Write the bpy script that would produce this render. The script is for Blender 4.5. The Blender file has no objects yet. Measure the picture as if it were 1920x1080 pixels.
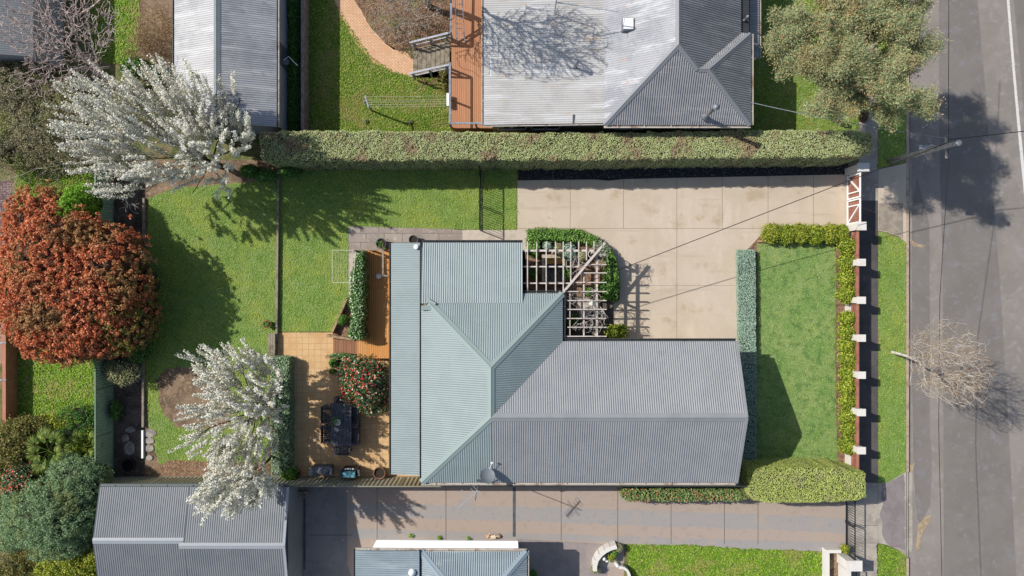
import bpy, math, random
import numpy as np
from mathutils import Vector, Matrix
from math import radians, sin, cos, pi, sqrt, atan2

# ------------------------------------------------------------------ camera, light
H = 36.0          # camera height above the gardens (m)
S = 38.0          # photo pixels per metre on the ground
sc = bpy.context.scene
COL = sc.collection
cam = bpy.data.cameras.new('camera'); cam.sensor_width = 36; cam.lens = 36.0 * H * S / 1920.0
cam.clip_start = 0.5; cam.clip_end = 600
co = bpy.data.objects.new('camera', cam); co.location = (0, 0, H); COL.objects.link(co); sc.camera = co

AZ = radians(-21.5)                      # direction in which shadows fall (world xy)
EL = radians(44.0)
to_sun = Vector((-cos(AZ) * cos(EL), -sin(AZ) * cos(EL), sin(EL)))
w = bpy.data.worlds.new('World'); sc.world = w; w.use_nodes = True
nt = w.node_tree; bg = nt.nodes['Background']
sky = nt.nodes.new('ShaderNodeTexSky'); sky.sky_type = 'NISHITA'; sky.sun_disc = False
sky.sun_elevation = EL; sky.sun_rotation = atan2(to_sun.x, to_sun.y)
nt.links.new(sky.outputs[0], bg.inputs[0]); bg.inputs[1].default_value = 0.112; sky.dust_density = 1.2
sl = bpy.data.lights.new('sun', 'SUN'); sl.energy = 4.25; sl.angle = radians(0.5); sl.color = (1, 0.965, 0.91)
so = bpy.data.objects.new('sun', sl); so.rotation_euler = to_sun.to_track_quat('Z', 'Y').to_euler()
so.location = (0, 0, 60); COL.objects.link(so)
sc.view_settings.view_transform = 'Standard'; sc.view_settings.look = 'None'
sc.view_settings.exposure = 0.25; sc.view_settings.gamma = 1
EILL = 1.3

# ------------------------------------------------------------------ helpers
def P(px, py, z=0.0):
    k = (H - z) / H / S
    return ((px - 960) * k, (540 - py) * k, z)
def G(px, py, z=0.0):
    return ((px - 960) / S, (540 - py) / S, z)
def PP(pts, z=0.0): return [P(x, y, z) for x, y in pts]
def lin(c):
    c = c / 255.0
    return c / 12.92 if c <= 0.04045 else ((c + 0.055) / 1.055) ** 2.4
def A(r, g, b, k=1.0):                    # albedo of a surface that looks (r,g,b) in full sun
    return (min(lin(r) / EILL * k, .9), min(lin(g) / EILL * k, .9), min(lin(b) / EILL * k, .9), 1)

WL = {}
def link(o, parent=None, base=(0, 0, 0)):
    COL.objects.link(o)
    if parent is not None:
        o.parent = parent; WL[o] = WL[parent]
    else:
        o.location = base; WL[o] = Vector(base)
    return o
def tag(o, label=None, cat=None, group=None, kind=None):
    if label: o['label'] = label
    if cat: o['category'] = cat
    if group: o['group'] = group
    if kind: o['kind'] = kind
    return o
def thing(name, label, cat, loc=(0, 0, 0), group=None):
    o = bpy.data.objects.new(name, None); o.empty_display_size = .3
    link(o, None, loc); return tag(o, label, cat, group)
def mesh_np(name, V, F, m, parent=None, smooth=False, top=True):
    """V (n,3) array, F (k,4) or (k,3) array, or list of faces"""
    V = np.asarray(V, dtype=np.float32)
    if parent is None:
        mn = V.min(0); mx = V.max(0); base = ((mn[0] + mx[0]) / 2, (mn[1] + mx[1]) / 2, mn[2])
    else: base = tuple(WL[parent])
    base = tuple(float(b) for b in base)
    V = V - np.array(base, dtype=np.float32)
    me = bpy.data.meshes.new(name)
    if isinstance(F, np.ndarray):
        k, n = F.shape
        me.vertices.add(len(V)); me.vertices.foreach_set('co', V.ravel())
        me.loops.add(k * n); me.loops.foreach_set('vertex_index', F.astype(np.int32).ravel())
        me.polygons.add(k); me.polygons.foreach_set('loop_start', np.arange(0, k * n, n, dtype=np.int32))
        me.update(calc_edges=True)
    else:
        me.from_pydata(V.tolist(), [], F)
    if smooth: me.polygons.foreach_set('use_smooth', [True] * len(me.polygons))
    for mm in (m if isinstance(m, (list, tuple)) else [m]): me.materials.append(mm)
    o = bpy.data.objects.new(name, me)
    return link(o, parent, base)

class MB:
    def __init__(s): s.v = []; s.f = []; s.mi = []
    def add(s, v, f, mi=0):
        n = len(s.v); s.v += [tuple(p) for p in v]; s.f += [tuple(i + n for i in q) for q in f]; s.mi += [mi] * len(f)
    def box(s, x0, x1, y0, y1, z0, z1, mi=0):
        s.add([(x0, y0, z0), (x1, y0, z0), (x1, y1, z0), (x0, y1, z0), (x0, y0, z1), (x1, y0, z1), (x1, y1, z1), (x0, y1, z1)],
              [(0, 3, 2, 1), (4, 5, 6, 7), (0, 1, 5, 4), (1, 2, 6, 5), (2, 3, 7, 6), (3, 0, 4, 7)], mi)
    def bar(s, p, q, wd, ht, up=(0, 0, 1), mi=0, off=0.0):
        p = Vector(p); q = Vector(q); d = (q - p).normalized(); u = Vector(up)
        if abs(d.dot(u)) > .98: u = Vector((0, 1, 0))
        r = d.cross(u).normalized(); u = r.cross(d).normalized()
        p = p + u * off; q = q + u * off
        r *= wd / 2; u *= ht / 2
        s.add([p - r - u, p + r - u, p + r + u, p - r + u, q - r - u, q + r - u, q + r + u, q - r + u],
              [(0, 1, 2, 3), (7, 6, 5, 4), (0, 4, 5, 1), (1, 5, 6, 2), (2, 6, 7, 3), (3, 7, 4, 0)], mi)
    def prism(s, poly, z0, z1, mi=0):
        n = len(poly)
        ar = sum(poly[i][0] * poly[(i + 1) % n][1] - poly[(i + 1) % n][0] * poly[i][1] for i in range(n))
        if ar < 0: poly = poly[::-1]
        v = [(p[0], p[1], z0) for p in poly] + [(p[0], p[1], z1) for p in poly]
        s.add(v, [tuple(range(n - 1, -1, -1)), tuple(range(n, 2 * n))] + [(i, (i + 1) % n, n + (i + 1) % n, n + i) for i in range(n)], mi)
    def face(s, pts, mi=0): s.add(pts, [tuple(range(len(pts)))], mi)
    def tube(s, pts, r, n=8, mi=0, caps=True):
        pts = [Vector(p) for p in pts]; k = len(pts)
        if not isinstance(r, (list, tuple)): r = [r] * k
        v = []; f = []
        u = None
        for i, p in enumerate(pts):
            d = (pts[min(i + 1, k - 1)] - pts[max(i - 1, 0)]).normalized()
            if u is None:
                u = d.cross(Vector((0, 0, 1)) if abs(d.z) < .9 else Vector((1, 0, 0))).normalized()
            else: u = (u - d * u.dot(d)).normalized()
            b = d.cross(u)
            for j in range(n):
                a = 2 * pi * j / n; v.append(p + (u * cos(a) + b * sin(a)) * r[i])
        for i in range(k - 1):
            for j in range(n):
                j2 = (j + 1) % n; f.append((i * n + j, i * n + j2, (i + 1) * n + j2, (i + 1) * n + j))
        if caps: f.append(tuple(range(n - 1, -1, -1))); f.append(tuple((k - 1) * n + j for j in range(n)))
        s.add(v, f, mi)
    def lathe(s, c, prof, n=16, mi=0, sx=1, sy=1):
        v = []; f = []; k = len(prof)
        for r, z in prof:
            for j in range(n):
                a = 2 * pi * j / n; v.append((c[0] + r * cos(a) * sx, c[1] + r * sin(a) * sy, c[2] + z))
        for i in range(k - 1):
            for j in range(n):
                j2 = (j + 1) % n; f.append((i * n + j, i * n + j2, (i + 1) * n + j2, (i + 1) * n + j))
        f.append(tuple(range(n - 1, -1, -1))); f.append(tuple((k - 1) * n + j for j in range(n)))
        s.add(v, f, mi)
    def build(s, name, m, parent=None, smooth=False):
        o = mesh_np(name, s.v, s.f, m, parent, smooth)
        if any(s.mi): o.data.polygons.foreach_set('material_index', s.mi)
        return o

# ------------------------------------------------------------------ materials
MATS = {}
def NT(name):
    m = bpy.data.materials.new(name); m.use_nodes = True; t = m.node_tree
    return m, t, t.nodes['Principled BSDF']
def mixc(t, fac, a, b):
    n = t.nodes.new('ShaderNodeMix'); n.data_type = 'RGBA'
    if isinstance(fac, float): n.inputs[0].default_value = fac
    else: t.links.new(fac, n.inputs[0])
    for sock, x in ((n.inputs[6], a), (n.inputs[7], b)):
        if isinstance(x, tuple): sock.default_value = x
        else: t.links.new(x, sock)
    return n.outputs[2]
def noise(t, vec, scale, detail=4, rough=.6, lo=.4, hi=.6, dist=0):
    n = t.nodes.new('ShaderNodeTexNoise'); n.inputs['Scale'].default_value = scale; n.inputs['Detail'].default_value = detail
    n.inputs['Roughness'].default_value = rough; n.inputs['Distortion'].default_value = dist
    if vec is not None: t.links.new(vec, n.inputs['Vector'])
    r = t.nodes.new('ShaderNodeMapRange'); r.inputs['From Min'].default_value = lo; r.inputs['From Max'].default_value = hi
    r.interpolation_type = 'SMOOTHSTEP'
    t.links.new(n.outputs['Fac'], r.inputs['Value']); return r.outputs[0]
def posn(t, sc3=None, rot=None):
    g = t.nodes.new('ShaderNodeNewGeometry')
    if sc3 is None and rot is None: return g.outputs['Position']
    mp = t.nodes.new('ShaderNodeMapping'); t.links.new(g.outputs['Position'], mp.inputs['Vector'])
    if sc3: mp.inputs['Scale'].default_value = sc3
    if rot: mp.inputs['Rotation'].default_value = (0, 0, rot)
    return mp.outputs[0]
def surf(name, base, layers=(), rough=.85, bump=0., bscale=20., spec=.3, metal=0., stretch=None, brick=None):
    """layers: (colour, scale, lo, hi[, stretch])"""
    if name in MATS: return MATS[name]
    m, t, b = NT(name)
    vec = posn(t, stretch); c = base
    if brick:                                   # (w, h, mortar, colour2, mortar colour, rot, offset)
        bt = t.nodes.new('ShaderNodeTexBrick'); t.links.new(posn(t, None, brick[5]), bt.inputs['Vector'])
        bt.inputs['Scale'].default_value = 1; bt.inputs['Brick Width'].default_value = brick[0]; bt.inputs['Row Height'].default_value = brick[1]
        bt.inputs['Mortar Size'].default_value = brick[2]; bt.inputs['Mortar Smooth'].default_value = .2
        bt.inputs['Color1'].default_value = base; bt.inputs['Color2'].default_value = brick[3]; bt.inputs['Mortar'].default_value = brick[4]
        bt.offset = brick[6]; c = bt.outputs['Color']
    for l in layers:
        v = posn(t, l[4]) if len(l) > 4 else vec
        c = mixc(t, noise(t, v, l[1], 5, .65, l[2], l[3]), c, l[0])
    if isinstance(c, tuple): b.inputs['Base Color'].default_value = c
    else: t.links.new(c, b.inputs['Base Color'])
    b.inputs['Roughness'].default_value = rough; b.inputs['Metallic'].default_value = metal
    b.inputs['Specular IOR Level'].default_value = spec
    if bump:
        n = t.nodes.new('ShaderNodeTexNoise'); n.inputs['Scale'].default_value = bscale; n.inputs['Detail'].default_value = 6
        t.links.new(vec, n.inputs['Vector'])
        bp = t.nodes.new('ShaderNodeBump'); bp.inputs['Strength'].default_value = 1; bp.inputs['Distance'].default_value = bump
        t.links.new(n.outputs['Fac'], bp.inputs['Height']); t.links.new(bp.outputs[0], b.inputs['Normal'])
    MATS[name] = m; return m
def leafm(name, cols, clump=None, cscale=1.2, lo=.42, hi=.62, trans=.25, rough=.6, spec=.25, gain=1.5, blue=.88, clump2=None):
    """cols: list of (weight, colour). clump: colour that takes over in clumps"""
    if name in MATS: return MATS[name]
    gg = lambda c: tuple(min(.85, x * gain * k_) for x, k_ in zip(c[:3], (1, 1, blue))) + (1,)
    cols = [(w_, gg(c)) for w_, c in cols]; clump = gg(clump) if clump else None
    m, t, b = NT(name)
    g = t.nodes.new('ShaderNodeNewGeometry'); cr = t.nodes.new('ShaderNodeValToRGB'); cr.color_ramp.interpolation = 'CONSTANT'
    t.links.new(g.outputs['Random Per Island'], cr.inputs[0])
    tot = sum(wt for wt, _ in cols); acc = 0; e = cr.color_ramp.elements
    while len(e) > 1: e.remove(e[-1])
    for i, (wt, c) in enumerate(cols):
        el = e[0] if i == 0 else e.new(acc / tot)
        if i == 0: el.position = 0
        el.color = c; acc += wt
    c = cr.outputs[0]
    if clump: c = mixc(t, noise(t, g.outputs['Position'], cscale, 3, .6, lo, hi), c, clump)
    if clump2: c = mixc(t, noise(t, g.outputs['Position'], clump2[1], 4, .6, clump2[2], clump2[3], .6), c, gg(clump2[0]))
    t.links.new(c, b.inputs['Base Color']); b.inputs['Roughness'].default_value = rough; b.inputs['Specular IOR Level'].default_value = spec
    if trans:
        tr = t.nodes.new('ShaderNodeBsdfTranslucent'); t.links.new(c, tr.inputs[0])
        mx = t.nodes.new('ShaderNodeMixShader'); mx.inputs[0].default_value = trans
        t.links.new(b.outputs[0], mx.inputs[1]); t.links.new(tr.outputs[0], mx.inputs[2])
        t.links.new(mx.outputs[0], t.nodes['Material Output'].inputs[0])
    MATS[name] = m; return m

# ------------------------------------------------------------------ geometry generators
def inpoly(X, Y, poly):
    c = np.zeros(len(X), bool); n = len(poly)
    for i in range(n):
        x1, y1 = poly[i][:2]; x2, y2 = poly[(i + 1) % n][:2]
        if y1 == y2: continue
        c ^= ((y1 > Y) != (y2 > Y)) & (X < (x2 - x1) * (Y - y1) / (y2 - y1) + x1)
    return c
def edgedist(X, Y, poly):
    d = np.full(len(X), 1e9); n = len(poly)
    for i in range(n):
        a = np.array(poly[i][:2]); b = np.array(poly[(i + 1) % n][:2]); ab = b - a; L = (ab ** 2).sum()
        if L < 1e-9: continue
        t = np.clip(((X - a[0]) * ab[0] + (Y - a[1]) * ab[1]) / L, 0, 1)
        d = np.minimum(d, np.hypot(X - a[0] - t * ab[0], Y - a[1] - t * ab[1]))
    return d
def sample_poly(rs, poly, dens):
    xs = [p[0] for p in poly]; ys = [p[1] for p in poly]
    n = int((max(xs) - min(xs)) * (max(ys) - min(ys)) * dens)
    X = rs.uniform(min(xs), max(xs), n); Y = rs.uniform(min(ys), max(ys), n)
    k = inpoly(X, Y, poly); return X[k], Y[k]
def unit(v): return v / np.maximum(np.linalg.norm(v, axis=1, keepdims=True), 1e-9)
def leaves(rs, C, Nrm, size, aspect=.5, tilt=.6, axis=None, keep=None):
    """rhombus leaves centred on C facing roughly Nrm -> V, F"""
    n = len(C); N = unit(Nrm + rs.normal(0, tilt, (n, 3)))
    R = rs.normal(0, 1, (n, 3)) if axis is None else axis + rs.normal(0, .35, (n, 3))
    a = unit(R - N * (R * N).sum(1, keepdims=True)); b = np.cross(N, a)
    L = (size * rs.uniform(.6, 1.25, n))[:, None]; W = L * aspect
    V = np.stack([C - a * L / 2, C + b * W / 2, C + a * L / 2, C - b * W / 2], 1).reshape(-1, 3)
    return V, np.arange(4 * n).reshape(n, 4)
def resample(poly, step, jit, rs):
    out = []; n = len(poly)
    for i in range(n):
        a = np.array(poly[i][:2]); b = np.array(poly[(i + 1) % n][:2]); k = max(1, int(np.hypot(*(b - a)) / step))
        for j in range(k): out.append(tuple(a + (b - a) * j / k + rs.normal(0, jit, 2)))
    return out
def inset(poly, d):
    n = len(poly); ar = sum(poly[i][0] * poly[(i + 1) % n][1] - poly[(i + 1) % n][0] * poly[i][1] for i in range(n)); sg = 1 if ar > 0 else -1
    out = []
    for i in range(n):
        a = np.array(poly[i - 1]); b = np.array(poly[(i + 1) % n]); t = b - a; t = t / max(np.hypot(*t), 1e-6)
        out.append((poly[i][0] - t[1] * d * sg, poly[i][1] + t[0] * d * sg))
    return out
def rough_field(X, Y, sc_, seed=0):
    return (np.sin(X * sc_ * 1.3 + seed) * np.sin(Y * sc_ * 1.7 + seed * 2) + .6 * np.sin(X * sc_ * 3.1 + 1.3 * seed + Y * sc_) * np.sin(Y * sc_ * 2.7 - X * sc_ * .6)
            + .4 * np.sin(X * sc_ * 6.1 - Y * sc_ * 5 + seed))
def hedge(label, pxpoly, z, lm, dens=350, leaf=.07, rr=.12, cat='hedge', name='hedge', z0=0.0, jit=.03, bumpy=.03, body=None, parent=None, wild=.03, seed=1, side=1.0, tilt=.32):
    rs = np.random.RandomState(seed)
    fp = [P(x, y, z)[:2] for x, y in pxpoly]
    root = thing(name, label, cat, (sum(p[0] for p in fp) / len(fp), sum(p[1] for p in fp) / len(fp), z0)) if parent is None else parent
    q = resample(fp, .22, jit, rs); mb = MB(); n = len(q)
    rings = [(inset(q, .05), z0), (inset(q, .03), z0 + (z - z0) * .5), (inset(q, .05), z - rr), (inset(q, .04 + rr * .5), z - rr * .35 - .03), (inset(q, .04 + rr), z - .05)]
    v = []; f = []
    for r_, zz in rings: v += [(p[0], p[1], zz) for p in r_]
    for i in range(len(rings) - 1):
        for j in range(n):
            j2 = (j + 1) % n; f.append((i * n + j, i * n + j2, (i + 1) * n + j2, (i + 1) * n + j))
    f.append(tuple((len(rings) - 1) * n + j for j in range(n))); mb.add(v, f)
    mb.build('branches', body or M_['hedge_body'], root)
    X, Y = sample_poly(rs, q, dens); d = edgedist(X, Y, q); t = 1 - np.clip(d / max(rr, .01), 0, 1)
    Z = z - rr * t ** 2 + bumpy * rough_field(X, Y, 3, seed) * .5 + rs.normal(0, wild, len(X))
    C = np.stack([X, Y, Z], 1); N = np.stack([np.full(len(X), -.25) + rs.normal(0, .2, len(X)), rs.normal(.1, .2, len(X)), np.ones(len(X))], 1)
    # sides
    per = np.array(q + [q[0]]); seg = np.hypot(*(per[1:] - per[:-1]).T); ns = int(seg.sum() * (z - z0) * dens * .8 * side)
    i = rs.choice(len(seg), ns, p=seg / seg.sum()); tt = rs.uniform(0, 1, ns)[:, None]
    pt = per[i] * (1 - tt) + per[i + 1] * tt; dr = (per[i + 1] - per[i]) / np.maximum(seg[i], 1e-6)[:, None]
    ar = sum(q[k][0] * q[(k + 1) % n][1] - q[(k + 1) % n][0] * q[k][1] for k in range(n)); sg = 1 if ar > 0 else -1
    on = np.stack([dr[:, 1], -dr[:, 0]], 1) * sg
    pt = pt + on * rs.normal(0, wild, ns)[:, None]
    C2 = np.column_stack([pt, rs.uniform(z0, z - rr * .7, ns)]); N2 = np.column_stack([on, np.full(ns, .3)])
    V, F = leaves(rs, C, N, leaf, .7, tilt); V2, F2 = leaves(rs, C2, N2, leaf, .7, min(tilt, .2)); F = np.vstack([F, F2 + len(V)]); V = np.vstack([V, V2])
    mesh_np('foliage', V, F, lm, root)
    return root
def flowers_on(root, name, rs, C, size, m):
    V, F = leaves(rs, C, np.tile([0, 0, 1.], (len(C), 1)), size, .9, .5); return mesh_np(name, V, F, m, root)

def corr(mb, pts, down, pitch=.1, amp=.011, seg=6, th=.05):
    pts = [Vector(p) for p in pts]
    n = Vector((0, 0, 0))
    for i in range(len(pts)): n += pts[i].cross(pts[(i + 1) % len(pts)])
    n.normalize()
    if n.z < 0: n = -n; pts = pts[::-1]
    d = Vector((down[0], down[1], 0)); v = (d - n * d.dot(n)).normalized(); u = v.cross(n).normalized()
    o = pts[0]; uv = [((p - o).dot(u), (p - o).dot(v)) for p in pts]
    us = sorted(set([round(a, 5) for a, _ in uv] + [round(x, 5) for x in np.arange(min(a for a, _ in uv), max(a for a, _ in uv), pitch / seg)]))
    k = len(uv)
    def iv(x):
        h = []
        for i in range(k):
            (a, b), (c, e) = uv[i], uv[(i + 1) % k]
            if abs(a - c) < 1e-6: continue
            if min(a, c) - 1e-6 <= x <= max(a, c) + 1e-6: h.append(b + (e - b) * (x - a) / (c - a))
        return (min(h), max(h)) if h else None
    row = []
    for i, x in enumerate(us):
        xx = min(max(x, us[0] + 1e-5), us[-1] - 1e-5); r = iv(xx)
        if r: row.append((x, r))
    V = []; F = []
    for x, (a, b) in row:
        hgt = amp * cos(2 * pi * x / pitch)
        V += [o + u * x + v * a + n * hgt, o + u * x + v * b + n * hgt]
    for i in range(len(row) - 1): F.append((2 * i, 2 * i + 1, 2 * i + 3, 2 * i + 2))
    mb.add(V, F)
    t = [p - n * (amp + .004) for p in pts]; b2 = [p - n * th for p in pts]
    mb.add(t + b2, [tuple(range(k)), tuple(range(2 * k - 1, k - 1, -1))] + [(i, k + i, k + (i + 1) % k, (i + 1) % k) for i in range(k)])
def cap(mb, p, q, d1, d2, wd=.17, up=.03):
    """ridge / hip capping: d1, d2 = downslope directions of the planes either side"""
    p = Vector(p); q = Vector(q); d1 = Vector(d1).normalized(); d2 = Vector(d2).normalized(); z = Vector((0, 0, up))
    l = (q - p).normalized()
    a = (d1 - l * d1.dot(l)).normalized() * wd; b = (d2 - l * d2.dot(l)).normalized() * wd
    e = Vector((0, 0, .022)); s = Vector((0, 0, .045))
    for (A_, B_) in ((p, q),):
        V = [A_ + a + e - s, A_ + a + e, A_ + a * .18 + z, A_ + z * 1.5, A_ + b * .18 + z, A_ + b + e, A_ + b + e - s]
        W = [B_ + (x - A_) for x in V]; k = 7
        mb.add(V + W, [(i, i + 1, k + i + 1, k + i) for i in range(k - 1)])
def gutter(mb, p, q, side, wd=.11, ht=.09):
    """p,q along the roof edge, side = outward horizontal direction"""
    p = Vector(p) - Vector((0, 0, .05)); q = Vector(q) - Vector((0, 0, .05)); s = Vector((side[0], side[1], 0)).normalized()
    mb.bar(p + s * wd * .5 - Vector((0, 0, ht)), q + s * wd * .5 - Vector((0, 0, ht)), wd, .01)
    mb.bar(p + s * wd - Vector((0, 0, ht * .4)), q + s * wd - Vector((0, 0, ht * .4)), .03, ht * 1.2)
    mb.bar(p - s * .012 - Vector((0, 0, ht * .5)), q - s * .012 - Vector((0, 0, ht * .5)), .02, ht * 1.7)
    L = (q - p).length
    for i in range(int(L / 1.2)):
        c = p + (q - p) * ((i + .5) * 1.2 / L); mb.bar(c - s * .01, c + s * (wd + .01), .03, .012)

# ---- trees
def skeleton(seed, path0, r0, att, alpha=.6, rmin=.006, bend=.45, capr=.016, wob=.05):
    """greedy growth of branches from the trunk path to attractor points"""
    rs = np.random.RandomState(seed)
    nodes = [np.array(p, float) for p in path0]; k = len(nodes)
    plen = [0.]
    for i in range(1, k): plen.append(plen[-1] + float(np.linalg.norm(nodes[i] - nodes[i - 1])))
    dirs = [(nodes[min(i + 1, k - 1)] - nodes[max(i - 1, 0)]) for i in range(k)]; dirs = [d / (np.linalg.norm(d) + 1e-9) for d in dirs]
    rad = [r0 * (1 - .35 * i / (k - 1)) for i in range(k)]; lev = [0] * k
    paths = [(np.array(nodes), list(rad))]
    cap_ = 40000
    N = np.zeros((cap_, 3)); N[:k] = nodes; PL = np.zeros(cap_); PL[:k] = plen; D = np.zeros((cap_, 3)); D[:k] = dirs; R = np.zeros(cap_); R[:k] = rad
    LV = np.zeros(cap_, int); n = k; start = max(1, int(k * .35))
    tips = []
    for a in att:
        v = a - N[start:n]; dist = np.linalg.norm(v, axis=1) + 1e-6
        cosb = (v * D[start:n]).sum(1) / dist
        cost = dist + alpha * PL[start:n] + np.where(cosb < .2, (.2 - cosb) * dist * 1.2, 0) + np.where(v[:, 2] < -.3, 1.0, 0)
        i = start + int(np.argmin(cost)); ds = float(dist[i - start])
        if ds < .05: continue
        m = max(2, int(ds / .28)); t = np.linspace(0, 1, m + 1)[:, None]
        c = N[i] + D[i] * ds * bend
        pts = N[i] * (1 - t) ** 2 + 2 * c * t * (1 - t) + a * t ** 2
        pts[1:-1] += rs.normal(0, wob * min(ds, 1.5) * .5, (m - 1, 3)) if m > 1 else 0
        rs_ = max(rmin, min(R[i] * .75, capr * ds + rmin)); rr_ = np.linspace(rs_, max(rmin * .7, rs_ * .3), m + 1)
        paths.append((pts, list(rr_)))
        if n + m >= cap_: break
        dd = np.gradient(pts, axis=0); dd /= np.linalg.norm(dd, axis=1, keepdims=True) + 1e-9
        N[n:n + m] = pts[1:]; D[n:n + m] = dd[1:]; PL[n:n + m] = PL[i] + np.linspace(ds / m, ds, m); R[n:n + m] = rr_[1:]; LV[n:n + m] = LV[i] + 1; n += m
        tips.append((pts[-1], dd[-1], ds))
    return paths, (N[:n], D[:n], LV[:n], R[:n], PL[:n]), tips
def tubes(paths, sides=(6, 3), rthr=.03):
    V = []; F = []; base = 0
    for pts, rr in paths:
        k = len(pts); n = sides[0] if rr[0] > rthr else sides[1]
        d = np.gradient(pts, axis=0); d /= np.linalg.norm(d, axis=1, keepdims=True) + 1e-9
        ref = np.array([0, 0, 1.]) if abs(d[0, 2]) < .8 else np.array([1., 0, 0])
        u = np.cross(d, ref); u /= np.linalg.norm(u, axis=1, keepdims=True) + 1e-9; b = np.cross(d, u)
        ang = np.arange(n) * 2 * pi / n
        ring = pts[:, None, :] + (u[:, None, :] * np.cos(ang)[None, :, None] + b[:, None, :] * np.sin(ang)[None, :, None]) * np.array(rr)[:, None, None]
        V.append(ring.reshape(-1, 3))
        i = np.arange(k - 1)[:, None] * n; j = np.arange(n)[None, :]; j2 = (j + 1) % n
        F.append((np.stack([i + j, i + j2, i + n + j2, i + n + j], -1).reshape(-1, 4)) + base); base += k * n
    return np.vstack(V), np.vstack(F)
def attract(rs, lobes, n, shell=.55):
    """lobes: (px, py, z, rpx, rpy, rz) ellipsoids given where they appear in the picture"""
    vol = np.array([l[3] * l[4] * l[5] for l in lobes], float); vol /= vol.sum(); out = []
    for l, wt in zip(lobes, vol):
        m = max(3, int(round(n * wt))); d = rs.normal(0, 1, (m, 3)); d /= np.linalg.norm(d, axis=1, keepdims=True)
        r = rs.uniform(0, 1, m) ** (1 / 3 * (1 - shell * .5)); k = (H - l[2]) / H / S
        c = np.array(P(l[0], l[1], l[2])); out.append(c + d * r[:, None] * np.array([l[3] * k, l[4] * k, l[5]]))
    out = np.vstack(out); rs.shuffle(out); out[:, 2] = np.maximum(out[:, 2], .25); return out
def order(rs, att, c):
    """a few well spread points first (the limbs), then the rest"""
    att = list(att); first = [att.pop(rs.randint(len(att)))]
    A_ = np.array(att); d = np.linalg.norm(A_ - first[0], axis=1)
    for _ in range(min(c, len(A_) - 1)):
        i = int(np.argmax(d)); first.append(A_[i]); d = np.minimum(d, np.linalg.norm(A_ - A_[i], axis=1)); d[i] = -1
    used = set(map(tuple, np.round(first, 6))); rest = [a for a in att if tuple(np.round(a, 6)) not in used]
    return first + rest
def tree(name, label, base, top, r0, lobes, natt, limbs, seed, bark, alpha=.6, cat='tree', leafspec=None, rmin=.006, capr=.016, bend=.45, shell=.55, wob=.05, crown='crown', group=None, sides=(6, 3), shoots=None, sublobes=None):
    """leafspec: list of (part name, material, n per node, sigma, size, aspect, tilt, along) ; leaves sit on nodes of level >= lvl"""
    rs = np.random.RandomState(seed)
    root = thing(name, label, cat, base, group)
    b = np.array(base, float); t = np.array(top, float); tt = np.linspace(0, 1, 5)[:, None]
    p0 = b * (1 - tt) + t * tt; p0[1:4] += rs.normal(0, .05, (3, 3)) * [1, 1, 0]
    if sublobes:
        c_ = attract(rs, lobes, sublobes[0], .9); lobes = []
        for q in c_:
            k_ = S * H / (H - q[2]); u = rs.uniform(.7, 1.3); lobes.append((960 + q[0] * k_, 540 - q[1] * k_, q[2], sublobes[1] * u, sublobes[1] * u, sublobes[2] * u))
    att = order(rs, attract(rs, lobes, natt, shell), limbs)
    paths, (N, D, LV, R, PL), tips = skeleton(seed, p0, r0, att, alpha, rmin, bend, capr, wob)
    if shoots:                                   # upright flowering spurs
        k = np.where((LV >= 1) & (R < .022))[0]; k = rs.choice(k, min(shoots[0], len(k)), replace=False); cx = np.array([t[0], t[1]]); SP = []; SD = []
        for i in k:
            o_ = N[i][:2] - cx; o_ = o_ / (np.linalg.norm(o_) + .8); d = np.array([o_[0] * shoots[3] + shoots[4][0], o_[1] * shoots[3] + shoots[4][1], 1.]) + rs.normal(0, .12, 3); d /= np.linalg.norm(d); L_n = rs.uniform(shoots[1], shoots[2]); m_ = max(3, int(L_n / .075))
            tt_ = np.linspace(0, 1, m_ + 1)[:, None]; pts = N[i] + d * L_n * tt_ + np.array([0, 0, .06]) * np.sin(tt_ * 3); paths.append((pts, list(np.linspace(.009, .004, m_ + 1)))); SP.append(pts[1:]); SD.append(np.tile(d, (m_, 1)))
        SP = np.vstack(SP); SD = np.vstack(SD); n0 = len(SP); N = np.vstack([N, SP]); D = np.vstack([D, SD]); LV = np.concatenate([LV, np.full(n0, 9)]); R = np.concatenate([R, np.full(n0, .005)])
    V, F = tubes(paths[:1], (8, 8)); mesh_np('trunk', V, F, bark, root, True)
    V, F = tubes(paths[1:], sides); mesh_np('branches', V, F, bark, root, True)
    for (pn, m, n, sig, size, asp, tilt, lvl, rmax) in (leafspec or []):
        k = (LV >= lvl) & (R < rmax); C = N[k]; Dd = D[k]
        if n < 1:
            s_ = rs.uniform(0, 1, len(C)) < n; C = C[s_]; Dd = Dd[s_]; n_ = 1
        else: n_ = int(n)
        C = np.repeat(C, n_, 0); Dd = np.repeat(Dd, n_, 0)
        C = C + rs.normal(0, 1, C.shape) * sig + Dd * rs.uniform(-.12, .12, (len(C), 1))
        Nn = unit(rs.normal(0, .55, C.shape) + [0, 0, .6] + .5 * np.array(to_sun))
        V, F = leaves(rs, C, Nn, size, asp, tilt, axis=None); mesh_np(pn, V, F, m, root)
    return root
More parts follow.
